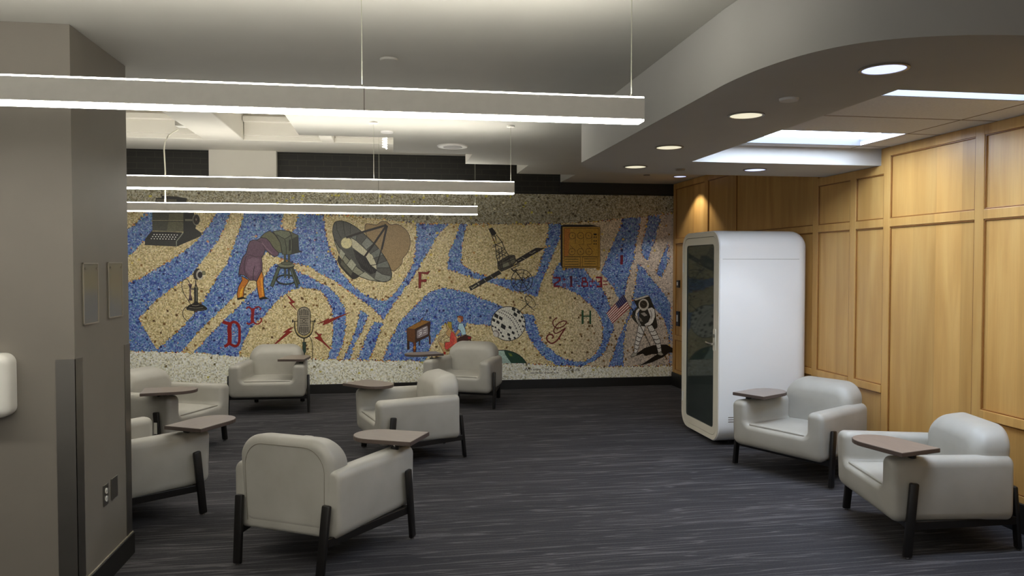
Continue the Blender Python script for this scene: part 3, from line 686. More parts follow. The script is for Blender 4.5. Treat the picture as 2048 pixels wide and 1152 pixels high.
class Fig:
    """flat coloured pieces of a mosaic picture, given in traced coordinates of one zoomed crop (x0, y0, scale)"""
    def __init__(s, x0=0, y0=0, sc=1): s.x0, s.y0, s.sc = x0, y0, sc; s.v = []; s.f = []; s.c = []; s.d = .0012
    def tone(s, col): g_ = .42 if max(col)-min(col) < 60 else .12; return srgb(*[min(250, c+(c-80)*g_) if c > 80 else c for c in col])
    def pt(s, p): X, Z = P(s.x0+p[0]/s.sc, s.y0+p[1]/s.sc); return (X-MCX, Z-MCZ)
    def raw(s, pts, col):
        n = len(s.v); s.v += [(x, -s.d, z) for x, z in pts]; c = s.tone(col)
        tris = [(i, i+1, i+2, i+3) for i in ()] or tessellate_polygon([[Vector((x, z, 0)) for x, z in pts]])
        for t3 in tris: 
            a, b_, c_ = [Vector((pts[i][0], pts[i][1], 0)) for i in t3]
            if (b_-a).cross(c_-a).z < 0: t3 = (t3[0], t3[2], t3[1])
            s.f.append(tuple(n+i for i in t3)); s.c.append(c)
        s.d += .00012
    def fill(s, pts, col, line=None, lw=5):
        s.raw([s.pt(p) for p in pts], col)
        if line: s.stroke(list(pts)+[pts[0]], lw, line)
        return s
    def ell(s, cx, cy, rx, ry, col, rot=0, line=None, lw=5, n=28):
        c, q = math.cos(rot), math.sin(rot)
        pts = [(cx+rx*math.cos(2*PI*k/n)*c-ry*math.sin(2*PI*k/n)*q, cy+rx*math.cos(2*PI*k/n)*q+ry*math.sin(2*PI*k/n)*c) for k in range(n)]
        if col: s.fill(pts, col)
        if line: s.stroke(pts+[pts[0]], lw, line)
        return s
    def smooth(s, pts, n=5):
        out = []
        for i in range(len(pts)-1):
            p0 = pts[max(i-1, 0)]; p1 = pts[i]; p2 = pts[i+1]; p3 = pts[min(i+2, len(pts)-1)]
            for k in range(n):
                t = k/n
                out.append(tuple(.5*((2*p1[a])+(-p0[a]+p2[a])*t+(2*p0[a]-5*p1[a]+4*p2[a]-p3[a])*t*t+(-p0[a]+3*p1[a]-3*p2[a]+p3[a])*t**3) for a in (0, 1)))
        return out+[pts[-1]]
    def curve(s, pts, w, col): return s.stroke(s.smooth(pts), w, col)
    def stroke(s, pts, w, col):
        P_ = [Vector(s.pt(p)) for p in pts]; hw = w/2/s.sc*.0083; n = len(P_); L, R_ = [], []
        q = [P_[0]]
        for p in P_[1:]:
            if (p-q[-1]).length > 1e-5: q.append(p)
        if len(q) < 2: return s
        n = len(q)
        for i in range(n):
            a = (q[i]-q[max(i-1, 0)]); b_ = (q[min(i+1, n-1)]-q[i])
            if a.length == 0: a = b_
            if b_.length == 0: b_ = a
            a = a.normalized(); b_ = b_.normalized(); m = a+b_
            m = m.normalized() if m.length > 1e-4 else b_
            k = 1/max(.55, m.dot(a)); nn = Vector((-m.y, m.x))*hw*k; L.append(q[i]+nn); R_.append(q[i]-nn)
        base = len(s.v); c = s.tone(col)
        for l_, r_ in zip(L, R_): s.v += [(l_.x, -s.d, l_.y), (r_.x, -s.d, r_.y)]
        for i in range(n-1):
            k = base+2*i; s.f.append((k+1, k+3, k+2, k)); s.c.append(c)
        s.d += .00012; return s
    def done(s, name, label=None):
        me = bpy.data.meshes.new(name); me.from_pydata(s.v, [], s.f); ca = me.color_attributes.new('Col', 'FLOAT_COLOR', 'CORNER')
        arr = []
        for p in me.polygons: arr += list(s.c[p.index])*p.loop_total
        ca.data.foreach_set('color', arr); me.materials.append(MT['figmos'])
        o = bpy.data.objects.new(name, me); COL.objects.link(o); o.parent = mural
        if label: o['label'] = label
        return o
K = (28, 25, 22); RED = (138, 26, 24)
# typewriter
f = Fig(240, 380, 9.6)
f.fill([(690, 150), (800, 150), (805, 110), (1090, 125), (1290, 160), (1245, 330), (1090, 420), (640, 430)], (44, 40, 36)).fill([(700, 170), (1085, 180), (1085, 420), (680, 420)], (92, 88, 76))
f.fill([(620, 430), (1220, 430), (1220, 800), (620, 780)], (74, 74, 62)).fill([(950, 450), (1215, 450), (1215, 790), (900, 785)], (96, 94, 76)).stroke([(620, 585), (1220, 590)], 12, (128, 124, 104)).stroke([(620, 600), (1220, 604)], 10, K)
f.fill([(1220, 430), (1420, 430), (1460, 700), (1450, 740), (1560, 820), (1555, 880), (1090, 1080), (1085, 985), (1220, 810)], (38, 38, 34)).fill([(1240, 430), (1420, 440), (1380, 560), (1250, 560)], (26, 26, 22))
f.fill([(615, 790), (1200, 815), (1085, 985), (490, 945)], (30, 28, 26)).fill([(490, 945), (1080, 985), (1080, 1080), (485, 1050)], (50, 50, 46)).stroke([(615, 785), (490, 940), (485, 1050), (1090, 1080), (1555, 880)], 9, K)
f.stroke([(1085, 1060), (1085, 985), (1215, 820)], 14, (124, 128, 118)).stroke([(620, 795), (1215, 800)], 9, (120, 116, 96))
for r_, (xa, xb, yy) in enumerate(((655, 1100, 855), (630, 1070, 895), (605, 1050, 935))):
    for k in range(9): f.ell(xa+(xb-xa)*k/8, yy+k*1.2, 15, 10, (210, 208, 196), n=8)
f.stroke([(1250, 575), (1390, 580)], 28, (112, 110, 98)).ell(1465, 570, 72, 108, (110, 108, 98)).ell(1470, 570, 58, 92, (36, 30, 26)).ell(1465, 568, 14, 22, (150, 146, 132), n=10).stroke([(1430, 500), (1500, 640)], 6, (90, 70, 60)).stroke([(1500, 500), (1430, 640)], 6, (90, 70, 60))
f.done('typewriter_picture', 'dark typewriter picture')
# candlestick telephone
f = Fig(350, 530, 9.6)
f.curve([(290, 365), (265, 310), (215, 270), (155, 300), (130, 380), (145, 480), (190, 580), (250, 670), (300, 755)], 10, K)
f.curve([(225, 795), (165, 860), (148, 940), (185, 1030), (260, 1078), (330, 1050), (372, 970), (375, 880)], 10, K)
f.fill([(365, 425), (440, 425), (440, 710), (460, 735), (350, 735), (370, 710)], (40, 38, 36)).stroke([(410, 430), (410, 700)], 14, (104, 104, 96))
f.fill([(375, 420), (388, 350), (388, 290), (408, 290), (408, 350), (432, 420)], (60, 50, 46)).stroke([(315, 458), (365, 462)], 18, (50, 40, 48))
f.fill([(215, 820), (260, 775), (345, 735), (460, 735), (555, 775), (618, 825), (610, 860), (500, 885), (340, 885), (225, 860)], (34, 32, 30)).curve([(270, 812), (400, 828), (540, 812)], 9, (120, 116, 104)).curve([(250, 850), (400, 866), (570, 850)], 7, (104, 100, 90)).curve([(330, 770), (400, 780), (470, 765)], 10, (126, 120, 108))
f.fill([(250, 370), (330, 370), (312, 440), (308, 560), (338, 680), (258, 685), (278, 570), (278, 440)], (62, 46, 56)).ell(290, 374, 40, 14, (100, 84, 84)).stroke([(295, 450), (292, 640)], 10, (120, 100, 106))
f.ell(425, 175, 72, 112, (50, 44, 40), .15).ell(475, 188, 68, 98, (164, 160, 152)).ell(482, 190, 46, 62, (44, 38, 42)).ell(553, 152, 32, 40, (120, 118, 96), line=(90, 86, 66), lw=6).stroke([(440, 100), (420, 170), (430, 240)], 5, K)
f.done('telephone_picture', 'black candlestick telephone picture')
# photographer and camera
f = Fig(450, 450, 6.776)
f.fill([(225, 690), (325, 750), (300, 800), (260, 860), (250, 980), (170, 1010), (162, 930), (185, 830), (230, 750)], (186, 116, 40), K, 7).fill([(245, 870), (225, 970), (195, 985), (205, 900), (250, 830)], (214, 168, 44))
f.fill([(500, 620), (520, 700), (522, 830), (540, 975), (465, 1000), (445, 900), (430, 800), (425, 755), (470, 680)], (196, 122, 36), K, 7).stroke([(495, 720), (512, 960)], 14, (220, 160, 60))
f.fill([(165, 990), (240, 972), (310, 1000), (240, 1002), (180, 1015)], K).fill([(462, 990), (540, 968), (606, 1000), (545, 1003), (470, 1014)], K)
f.fill([(480, 165), (540, 110), (610, 80), (700, 150), (750, 230), (775, 375), (720, 375), (660, 310), (600, 220), (545, 180)], (100, 100, 80), K, 6)
f.fill([(650, 90), (750, 70), (870, 85), (990, 140), (1000, 340), (1025, 365), (880, 400), (780, 400), (770, 370), (750, 240), (690, 150)], (88, 92, 78), K, 7).fill([(750, 75), (870, 90), (900, 130), (810, 190), (700, 130), (660, 95)], (104, 108, 92)).fill([(905, 190), (990, 145), (998, 340), (1020, 365), (908, 393)], (50, 52, 44)).fill([(865, 205), (892, 195), (892, 340), (865, 360)], (36, 36, 30))
for q in ([(640, 90), (700, 150), (750, 240), (775, 375)], [(700, 130), (810, 190), (830, 300), (830, 400)], [(810, 190), (900, 140), (915, 260), (905, 395)], [(870, 85), (905, 150)]): f.stroke(q, 7, K)
f.fill([(430, 205), (490, 170), (560, 180), (610, 230), (650, 300), (700, 350), (732, 378), (718, 410), (680, 430), (630, 408), (580, 365), (545, 335), (520, 410), (495, 440), (505, 520), (505, 610), (470, 680), (430, 760), (400, 750), (340, 750), (300, 710), (260, 680), (185, 670), (200, 560), (240, 440), (290, 380), (310, 280), (340, 220), (380, 205)], (98, 78, 92), K, 7)
f.fill([(310, 470), (390, 440), (470, 460), (480, 600), (430, 680), (330, 700), (275, 600)], (112, 92, 106)).curve([(400, 560), (385, 650), (380, 750)], 6, K).curve([(290, 420), (265, 520), (262, 620), (300, 700)], 6, (60, 44, 54)).curve([(430, 210), (500, 240), (530, 300), (545, 335)], 6, (60, 44, 54)).curve([(290, 395), (400, 425), (495, 430)], 5, (70, 54, 64)).curve([(500, 240), (560, 310), (640, 390)], 10, (122, 100, 112))
f.stroke([(812, 400), (812, 520)], 26, (70, 76, 66)).stroke([(868, 400), (868, 510)], 26, (64, 70, 60)).ell(830, 740, 132, 62, None, line=(40, 46, 44), lw=18)
f.stroke([(815, 590), (815, 715)], 22, (66, 76, 74)).stroke([(866, 590), (868, 725)], 22, (58, 66, 64))
f.stroke([(735, 570), (632, 835)], 40, K).stroke([(735, 570), (634, 828)], 28, (84, 92, 80)).stroke([(900, 560), (1000, 805)], 36, K).stroke([(900, 560), (998, 798)], 24, (70, 78, 68)).stroke([(890, 580), (982, 852)], 30, K).stroke([(890, 580), (980, 845)], 18, (86, 94, 84))
f.ell(830, 560, 112, 36, (46, 48, 42)).ell(830, 545, 110, 32, (112, 114, 98), line=K, lw=5).ell(838, 520, 78, 22, (88, 90, 76), line=K, lw=5)
f.done('photographer_picture', 'figure in a purple coat bent under a camera cloth, with tripod')
# letters
f = Fig(430, 580, 8.227)
f.curve([(250, 550), (235, 640), (243, 740), (238, 880)], 54, RED).curve([(125, 520), (190, 545), (255, 560)], 44, RED).curve([(250, 555), (310, 525), (375, 560), (402, 640), (404, 760), (392, 870), (345, 922), (280, 905), (232, 868)], 36, RED).curve([(155, 930), (200, 905), (250, 850)], 40, RED)
f.done('letter_d', 'red ornate letter D')
f = Fig(430, 580, 8.227)
f.curve([(610, 300), (622, 380), (612, 460), (622, 545)], 42, RED).curve([(515, 312), (545, 282), (580, 292), (612, 345)], 20, RED).curve([(520, 540), (560, 562), (605, 530)], 22, RED).curve([(635, 375), (648, 310), (690, 278), (735, 285), (752, 312), (728, 328)], 18, RED).curve([(630, 400), (690, 402), (745, 385)], 9, (90, 50, 90)).curve([(632, 500), (650, 545), (700, 560), (750, 530), (768, 480), (738, 462)], 18, RED)
f.done('letter_e', 'red curly letter E')
f = Fig(820, 530, 19.2)
f.fill([(310, 270), (640, 275), (720, 235), (770, 242), (685, 362), (432, 322), (435, 565), (625, 540), (645, 600), (600, 660), (432, 640), (415, 890), (328, 890), (330, 340)], (128, 30, 20), (80, 24, 14), 12).done('letter_f', 'red letter F')
f = Fig(1060, 590, 6.775); G_c = (104, 24, 18)
f.curve([(370, 305), (318, 345), (312, 400), (345, 440), (400, 445), (460, 415), (495, 365), (455, 352), (395, 375), (345, 430), (320, 490), (345, 520), (400, 500), (480, 445)], 13, G_c).curve([(482, 445), (430, 520), (370, 610), (300, 655), (245, 628), (225, 580), (250, 540), (300, 540), (315, 565), (302, 590)], 17, G_c).ell(403, 595, 12, 12, (140, 40, 30), n=10)
f.done('letter_g', 'dark red script letter G')
f = Fig(1060, 590, 6.775); GR = (40, 78, 48)
f.stroke([(712, 205), (712, 392)], 26, GR).stroke([(816, 210), (816, 396)], 22, GR).stroke([(712, 287), (816, 287)], 16, GR).done('letter_h', 'green letter H')
f = Fig(1200, 410, 6.4); f.ell(280, 580, 18, 20, (34, 40, 88), n=12).stroke([(279, 640), (275, 762)], 32, (110, 30, 50)).done('letter_i', 'maroon letter i with a blue dot')
# sum
f = Fig(1100, 440, 7.677); N_ = (126, 26, 44)
f.stroke([(50, 888), (150, 888), (150, 930), (68, 985), (68, 1018), (152, 1018)], 24, N_)
f.stroke([(190, 912), (246, 912)], 12, N_).stroke([(218, 888), (218, 936)], 14, N_).stroke([(190, 985), (246, 985)], 12, N_).stroke([(190, 1012), (246, 1012)], 12, N_)
f.stroke([(300, 880), (326, 875), (326, 1020)], 30, (90, 24, 50)).stroke([(300, 1018), (352, 1018)], 14, N_)
f.stroke([(370, 940), (436, 940)], 13, (60, 30, 70)).ell(404, 890, 10, 10, (110, 40, 90), n=8).ell(448, 1014, 14, 14, N_, n=8).ell(404, 975, 9, 9, (80, 40, 80), n=8)
f.stroke([(498, 890), (548, 890), (548, 935), (575, 960), (575, 1015), (492, 1015), (492, 960), (548, 935)], 18, N_).stroke([(498, 890), (498, 935), (560, 960)], 16, N_)
f.stroke([(612, 940), (690, 940)], 13, N_).stroke([(650, 905), (650, 968)], 14, N_).ell(626, 1012, 15, 15, (150, 20, 90), n=8)
f.stroke([(703, 882), (785, 882), (785, 945), (740, 948)], 24, N_).stroke([(785, 945), (790, 1020), (715, 1020)], 26, N_)
f.stroke([(815, 938), (885, 938)], 12, N_).stroke([(815, 990), (885, 990)], 12, N_).done('arithmetic_sum', 'row of red numbers and arithmetic signs')
# lightning and microphone
f = Fig(540, 580, 7.678)
for q in ([(240, 50), (340, 150), (392, 188), (332, 208), (425, 325), (395, 300), (285, 188), (325, 178)], [(370, 562), (290, 590), (190, 660), (245, 655), (30, 862), (50, 860), (350, 630), (290, 630)],
          [(700, 530), (810, 480), (915, 425), (900, 452), (1060, 400), (1275, 325), (1060, 425), (900, 510), (805, 545), (830, 492)], [(695, 635), (755, 680), (800, 670), (775, 710), (820, 780), (935, 905), (915, 905), (800, 800), (675, 728), (745, 710)]):
    f.fill(q, (134, 38, 26), (84, 26, 18), 3)
f.done('lightning_bolts', 'four red lightning bolts')
f = Fig(540, 580, 7.678)
f.curve([(590, 690), (632, 760), (652, 840), (654, 940), (652, 1090)], 8, K)
f.curve([(380, 480), (384, 600), (430, 695), (522, 738), (612, 695), (656, 600), (660, 480)], 16, K).curve([(392, 490), (398, 600), (440, 680), (522, 720), (604, 680), (644, 600), (650, 490)], 14, (176, 160, 110))
f.stroke([(340, 480), (430, 480)], 9, K).stroke([(615, 480), (700, 480)], 9, K).ell(349, 478, 11, 28, K, n=12).ell(688, 478, 11, 28, K, n=12)
cap = rounded([(425, 262), (620, 262), (620, 692), (425, 692)], [96]*4, 8); f.fill(cap, (136, 130, 118), K, 9)
for x in (460, 490, 522, 552, 582):
    e = abs(x-522)*.35; f.stroke([(x, 290+e), (x, 392)], 11, K).stroke([(x, 560), (x, 670-e)], 11, K)
for y in (412, 440, 508, 540): f.stroke([(455, y), (590, y)], 9, K)
f.stroke([(455, 474), (590, 474)], 7, K).ell(521, 474, 20, 20, (136, 130, 118), line=K, lw=6, n=14)
f.stroke([(522, 738), (522, 800)], 14, K).fill([(496, 800), (556, 800), (550, 830), (550, 960), (502, 960), (502, 830)], (52, 74, 66), K, 5).stroke([(526, 960), (528, 1080)], 20, (48, 60, 54)).done('microphone_picture', 'grey old-fashioned microphone')
# dish antenna
f = Fig(650, 430, 7.679)
f.fill(f.smooth([(610, 215), (615, 170), (645, 135), (790, 150), (860, 103), (940, 103), (1010, 150), (1100, 140), (1200, 190), (1280, 280), (1310, 400), (1290, 520), (1250, 600), (1195, 665), (1180, 740), (1110, 820), (1010, 842), (700, 500)]), (138, 120, 92), (60, 40, 28), 7)
f.fill([(210, 620), (190, 700), (240, 800), (330, 900), (420, 982), (470, 978), (540, 935), (430, 870), (300, 750)], (44, 40, 36), K, 6).fill([(250, 700), (330, 760), (430, 860), (400, 930), (300, 830), (240, 760)], (88, 88, 76))
f.fill([(118, 240), (150, 420), (210, 580), (300, 740), (420, 870), (540, 950), (680, 1000), (820, 1022), (880, 1025), (760, 985), (600, 880), (450, 760), (330, 640), (220, 500), (150, 380)], (124, 124, 110), K, 8)
f.fill(f.smooth([(120, 200), (150, 115), (230, 92), (330, 110), (450, 170), (560, 255), (680, 365), (790, 475), (900, 620), (975, 750), (1022, 880), (1015, 970), (960, 1015), (880, 1025), (760, 985), (600, 880), (450, 760), (330, 640), (220, 500), (150, 380), (120, 280), (120, 200)]), (84, 84, 80), K, 9)
for q in ([(225, 505), (312, 600), (270, 690), (218, 600)], [(400, 672), (482, 770), (425, 858), (335, 762)], [(612, 872), (760, 985), (700, 1000), (530, 930)]): f.fill(q, (146, 146, 132))
for q in ([(690, 600), (830, 515), (890, 615), (735, 672)], [(800, 752), (955, 702), (988, 806), (800, 812)], [(400, 300), (490, 300), (480, 390), (420, 350)]): f.fill(q, (104, 106, 102))
for q in ([(760, 985), (790, 855), (880, 910), (1000, 938), (1012, 970), (960, 1013), (880, 1022)], [(560, 440), (640, 345), (740, 440), (640, 530)]): f.fill(q, (118, 120, 114))
f.fill([(290, 510), (410, 505), (470, 640), (530, 800), (400, 640)], (78, 80, 74)).fill([(430, 525), (610, 620), (650, 690), (700, 770), (800, 850), (770, 890), (700, 912), (560, 820), (480, 680)], (34, 32, 32))
for k in range(7): f.stroke([(450+k*45, 570+k*42), (520+k*38, 720+k*30)], 3, (84, 80, 76))
f.fill([(395, 345), (480, 400), (570, 480), (650, 555), (730, 620), (790, 760), (792, 838), (700, 770), (630, 650), (550, 600), (420, 500)], (168, 164, 144), K, 4).ell(330, 430, 86, 86, (184, 178, 144), line=(120, 112, 84), lw=5)
for q in ([(175, 120), (182, 230), (250, 360)], [(280, 100), (290, 220), (312, 320)], [(395, 150), (386, 290)], [(492, 300), (475, 390)], [(640, 345), (560, 440)], [(745, 440), (640, 530)], [(825, 515), (690, 600)], [(890, 615), (730, 672)], [(955, 700), (800, 752)], [(988, 808), (800, 812)], [(1000, 935), (880, 910), (790, 852)], [(240, 500), (215, 600)], [(312, 600), (265, 690)], [(400, 670), (330, 760)], [(482, 770), (420, 860)], [(612, 870), (520, 930)], [(150, 400), (175, 380)]): f.stroke(q, 6, K)
f.stroke([(325, 348), (560, 268), (935, 158)], 28, (38, 30, 28)).stroke([(938, 170), (740, 460), (608, 640)], 26, (38, 30, 28)).stroke([(948, 180), (900, 400), (870, 530)], 26, (38, 30, 28)).stroke([(868, 530), (795, 762)], 14, K).stroke([(700, 772), (800, 762)], 10, K).fill([(925, 135), (970, 175), (955, 195), (910, 160)], K)
f.done('dish_antenna_picture', 'large grey dish antenna')
# television set and two people
f = Fig(790, 610, 8.86)
f.stroke([(235, 620), (235, 790)], 38, (62, 38, 26)).stroke([(435, 620), (432, 720)], 22, (60, 40, 34)).stroke([(615, 540), (618, 695)], 28, (84, 48, 34))
f.fill([(208, 420), (365, 420), (365, 665), (325, 665), (215, 635)], (104, 66, 30), K, 6).fill([(208, 418), (480, 268), (628, 290), (350, 428)], (150, 108, 44), K, 5).fill([(360, 428), (628, 290), (612, 542), (372, 662)], (66, 38, 28), K, 6)
f.fill(f.smooth([(385, 480), (405, 440), (540, 372), (580, 380), (588, 500), (560, 530), (410, 592), (385, 565), (385, 480)]), (128, 120, 124), K, 5)
for q in ([(420, 470), (470, 440)], [(430, 500), (470, 480), (460, 520), (420, 545)], [(500, 420), (555, 395)], [(510, 460), (560, 440)], [(500, 500), (550, 480)]): f.stroke(q, 8, (214, 210, 206))
f.fill([(320, 660), (375, 660), (370, 720), (375, 780), (360, 850), (330, 850), (320, 780), (330, 720)], (110, 60, 36), K, 4).ell(347, 755, 20, 30, (176, 116, 40), n=14).curve([(430, 312), (500, 230), (600, 55)], 7, (50, 46, 56)).curve([(440, 310), (470, 250), (500, 230)], 14, (96, 66, 60))
f.done('television_picture', 'wooden television set on legs')
f = Fig(790, 610, 8.86); T_ = (196, 160, 112)
f.fill([(1105, 590), (1250, 528), (1350, 560), (1350, 602), (1240, 662), (1105, 692)], (72, 40, 30), K, 5).fill([(1285, 560), (1356, 568), (1340, 602), (1300, 606)], (140, 34, 30)).stroke([(1332, 600), (1345, 682)], 22, (60, 34, 24))
f.fill([(1120, 430), (1160, 460), (1150, 480), (1090, 540), (1062, 510)], T_, K, 4).fill([(1130, 332), (1200, 320), (1250, 450), (1255, 520), (1185, 535), (1160, 455), (1112, 420)], (158, 184, 192), K, 5)
f.fill([(1108, 215), (1160, 210), (1195, 250), (1180, 300), (1160, 318), (1130, 300), (1105, 270)], T_).fill([(1105, 205), (1150, 185), (1208, 208), (1205, 285), (1172, 300), (1165, 240), (1120, 215)], (150, 84, 52), K, 3)
f.fill([(910, 340), (955, 420), (1000, 450), (960, 570), (900, 510), (930, 440)], T_).fill([(770, 640), (880, 700), (900, 790), (885, 850), (860, 830), (800, 720)], T_)
for q in ([(900, 300), (905, 350), (925, 400), (945, 430), (900, 490), (860, 540), (755, 640), (800, 720), (862, 840)], [(960, 570), (880, 610), (780, 655), (890, 655), (950, 655)], [(900, 520), (960, 572)], [(905, 520), (850, 580), (790, 640)], [(880, 660), (880, 740), (905, 800)], [(990, 430), (1012, 470)]): f.stroke(q, 6, (80, 50, 34))
f.fill([(1000, 462), (1060, 520), (1095, 590), (1100, 690), (1000, 735), (925, 795), (885, 770), (888, 665), (970, 655), (975, 560)], (206, 84, 74), (110, 34, 30), 4).fill([(1050, 530), (1090, 590), (1095, 680), (1040, 690), (1060, 610)], (222, 118, 92)).fill([(925, 292), (1000, 300), (1010, 400), (990, 435), (950, 400), (935, 340)], (172, 150, 58), K, 4).ell(880, 850, 20, 26, (160, 40, 30), n=12)
f.done('two_seated_figures', 'two small seated figures, one in a red dress and one in a pale blue shirt')
# spacecraft
f = Fig(920, 440, 6.063); D_ = (34, 27, 22)
f.fill([(110, 812), (470, 612), (500, 648), (130, 856)], (36, 32, 26), D_, 5).fill([(678, 484), (920, 340), (1030, 340), (700, 524)], (38, 28, 22), D_, 5)
for a, c in (((130, 812), (160, 838)), ((210, 760), (235, 790)), ((290, 715), (315, 745)), ((370, 675), (395, 700)), ((750, 455), (790, 470)), ((840, 400), (880, 405))): f.stroke([a, c], 5, (150, 146, 130))
f.stroke([(150, 825), (200, 790)], 12, (140, 136, 112)).stroke([(215, 780), (232, 765)], 8, (150, 146, 130)).stroke([(880, 395), (915, 378)], 6, (150, 146, 130)).stroke([(700, 495), (740, 478)], 6, (150, 146, 130))
f.fill([(345, 110), (390, 90), (442, 160), (420, 185), (385, 192)], D_)
for q in ([(385, 190), (430, 300), (440, 440), (460, 520)], [(440, 180), (510, 270), (540, 350), (585, 425)], [(430, 300), (510, 268)], [(430, 300), (525, 340), (440, 370), (560, 400), (450, 470)], [(440, 440), (540, 350)], [(470, 340), (480, 480)], [(500, 330), (520, 470)], [(440, 380), (560, 440)], [(400, 200), (430, 190)], [(420, 190), (440, 250)], [(395, 310), (430, 300)], [(390, 330), (430, 320)]): f.stroke(q, 8, D_)
f.fill([(455, 510), (590, 430), (658, 428), (680, 500), (620, 572), (500, 622), (460, 590)], (80, 74, 58), D_, 7).fill([(515, 525), (580, 500), (600, 550), (520, 580)], (120, 120, 104)).fill([(590, 480), (655, 455), (665, 510), (610, 540)], (104, 100, 84))
for q in ([(460, 500), (510, 620)], [(500, 480), (520, 600)], [(540, 455), (560, 500)], [(580, 430), (630, 560)], [(460, 560), (660, 470)], [(470, 600), (720, 530)], [(620, 570), (700, 520)], [(630, 590), (720, 545)], [(520, 500), (600, 470)], [(560, 480), (640, 430)], [(455, 540), (500, 500)]): f.stroke(q, 7, D_)
f.stroke([(620, 590), (650, 620), (690, 600)], 14, D_).ell(748, 735, 128, 134, None, line=D_, lw=7, n=40).ell(750, 735, 86, 90, None, line=D_, lw=5, n=32).ell(755, 728, 36, 36, None, line=(30, 40, 40), lw=6, n=16)
for k in range(8): f.stroke([(755, 730), (748+128*math.cos(k*PI/4+.2), 735+134*math.sin(k*PI/4+.2))], 6, D_)
f.stroke([(650, 610), (690, 640), (750, 728)], 10, D_).done('spacecraft_picture', 'dark spacecraft with solar panels, lattice mast and round dish')
# satellite sphere
f = Fig(960, 590, 7.68); D2 = (34, 33, 30)
f.ell(433, 440, 262, 262, (188, 187, 178), line=D2, lw=9, n=44)
f.ell(250, 595, 60, 46, (128, 122, 118), .9).ell(240, 600, 44, 34, (176, 172, 166), .9)
for x, y, s_ in ((250, 320, 40), (318, 357, 34), (210, 385, 30), (275, 418, 30), (357, 485, 46), (460, 498, 28), (195, 480, 18), (237, 497, 18), (290, 537, 20), (322, 580, 18), (350, 633, 20), (440, 608, 28), (508, 580, 28), (455, 672, 26), (533, 660, 22), (515, 218, 34), (590, 262, 30), (542, 300, 36), (645, 340, 24), (612, 395, 26), (660, 480, 22), (678, 410, 16)):
    s_ *= 1.06; c_, q_ = math.cos(.55)*s_, math.sin(.55)*s_; f.fill([(x-c_+q_*.6, y-q_-c_*.6), (x+c_*.6+q_*.6, y-c_*.6+q_*.6), (x+c_-q_*.6, y+q_+c_*.6), (x-c_*.6-q_*.6, y+c_*.6-q_*.6)], D2)
for q in ([(275, 255), (350, 285), (430, 335), (500, 410), (550, 500), (600, 640)], [(325, 230), (400, 260), (480, 310), (550, 390), (600, 480), (645, 585)]):
    pts = f.smooth(q, 6)
    for k in range(0, len(pts)-1, 2): f.stroke([pts[k], pts[k+1]], 13, D2)
f.stroke([(612, 248), (755, 112)], 8, D2).stroke([(705, 128), (838, 240)], 8, D2).stroke([(595, 66), (700, 105)], 6, D2).stroke([(845, 140), (900, 150)], 5, D2).ell(770, 100, 100, 58, None, .9, D2, 6).ell(740, 60, 60, 40, None, .5, D2, 5)
f.done('satellite_sphere_picture', 'pale satellite sphere checkered with dark squares')
f = Fig(960, 590, 7.68)
f.fill([(180, 870), (240, 850), (400, 850), (520, 885), (620, 940), (715, 1048), (200, 1048)], (150, 168, 160)).fill([(370, 855), (440, 855), (520, 885), (620, 940), (715, 1048), (480, 1048), (425, 970), (385, 910)], (34, 70, 52)).fill([(430, 890), (480, 900), (500, 940), (460, 940)], (104, 120, 50)).curve([(200, 860), (320, 848), (430, 856), (540, 892), (640, 955), (715, 1048)], 11, (24, 36, 34))
f.done('globe_picture', 'green and pale edge of a globe')
# cabinet with reels
f = Fig(1100, 440, 7.677); O_ = (70, 48, 20)
f.fill([(163, 95), (210, 70), (640, 72), (745, 97), (205, 112), (190, 745), (163, 690)], (20, 15, 12)).fill([(190, 725), (235, 725), (235, 772), (190, 772)], (190, 150, 60)).fill([(700, 725), (765, 725), (765, 765), (735, 775), (715, 765)], (170, 132, 50))
f.fill([(190, 105), (768, 105), (768, 735), (190, 735)], (184, 146, 58), O_, 7).fill([(215, 130), (310, 130), (280, 560), (215, 560)], (182, 120, 48)).stroke([(215, 128), (742, 128), (742, 560), (215, 560), (215, 128)], 6, O_)
for q in ([(215, 568), (465, 568), (465, 712), (215, 712), (215, 568)], [(497, 568), (722, 568), (722, 712), (497, 712), (497, 568)], [(742, 128), (742, 735)], [(190, 718), (742, 718)]): f.stroke(q, 5, O_)
for y in (603, 641, 680): f.stroke([(230, y), (435, y)], 7, K).stroke([(525, y-6), (700, y-6)], 7, K)
for x, y in ((342, 242), (468, 240), (593, 240), (336, 487), (468, 487), (597, 485)): f.ell(x, y, 49, 50, None, line=(64, 38, 14), lw=6, n=24).ell(x, y, 7, 8, K, n=8)
for q in ([(388, 262), (385, 368)], [(516, 262), (516, 372), (440, 378), (500, 445)], [(642, 262), (642, 368), (566, 378), (628, 445)], [(300, 382), (352, 435)]): f.stroke(q, 5, (64, 38, 14))
f.fill([(668, 208), (715, 208), (715, 235), (668, 235)], K)
for y in (266, 325, 370):
    for x in (676, 706): f.fill([(x-9, y-12), (x+11, y-14), (x+6, y+8), (x-4, y+14)], K)
f.done('reel_cabinet_picture', 'gold cabinet with six tape reels')
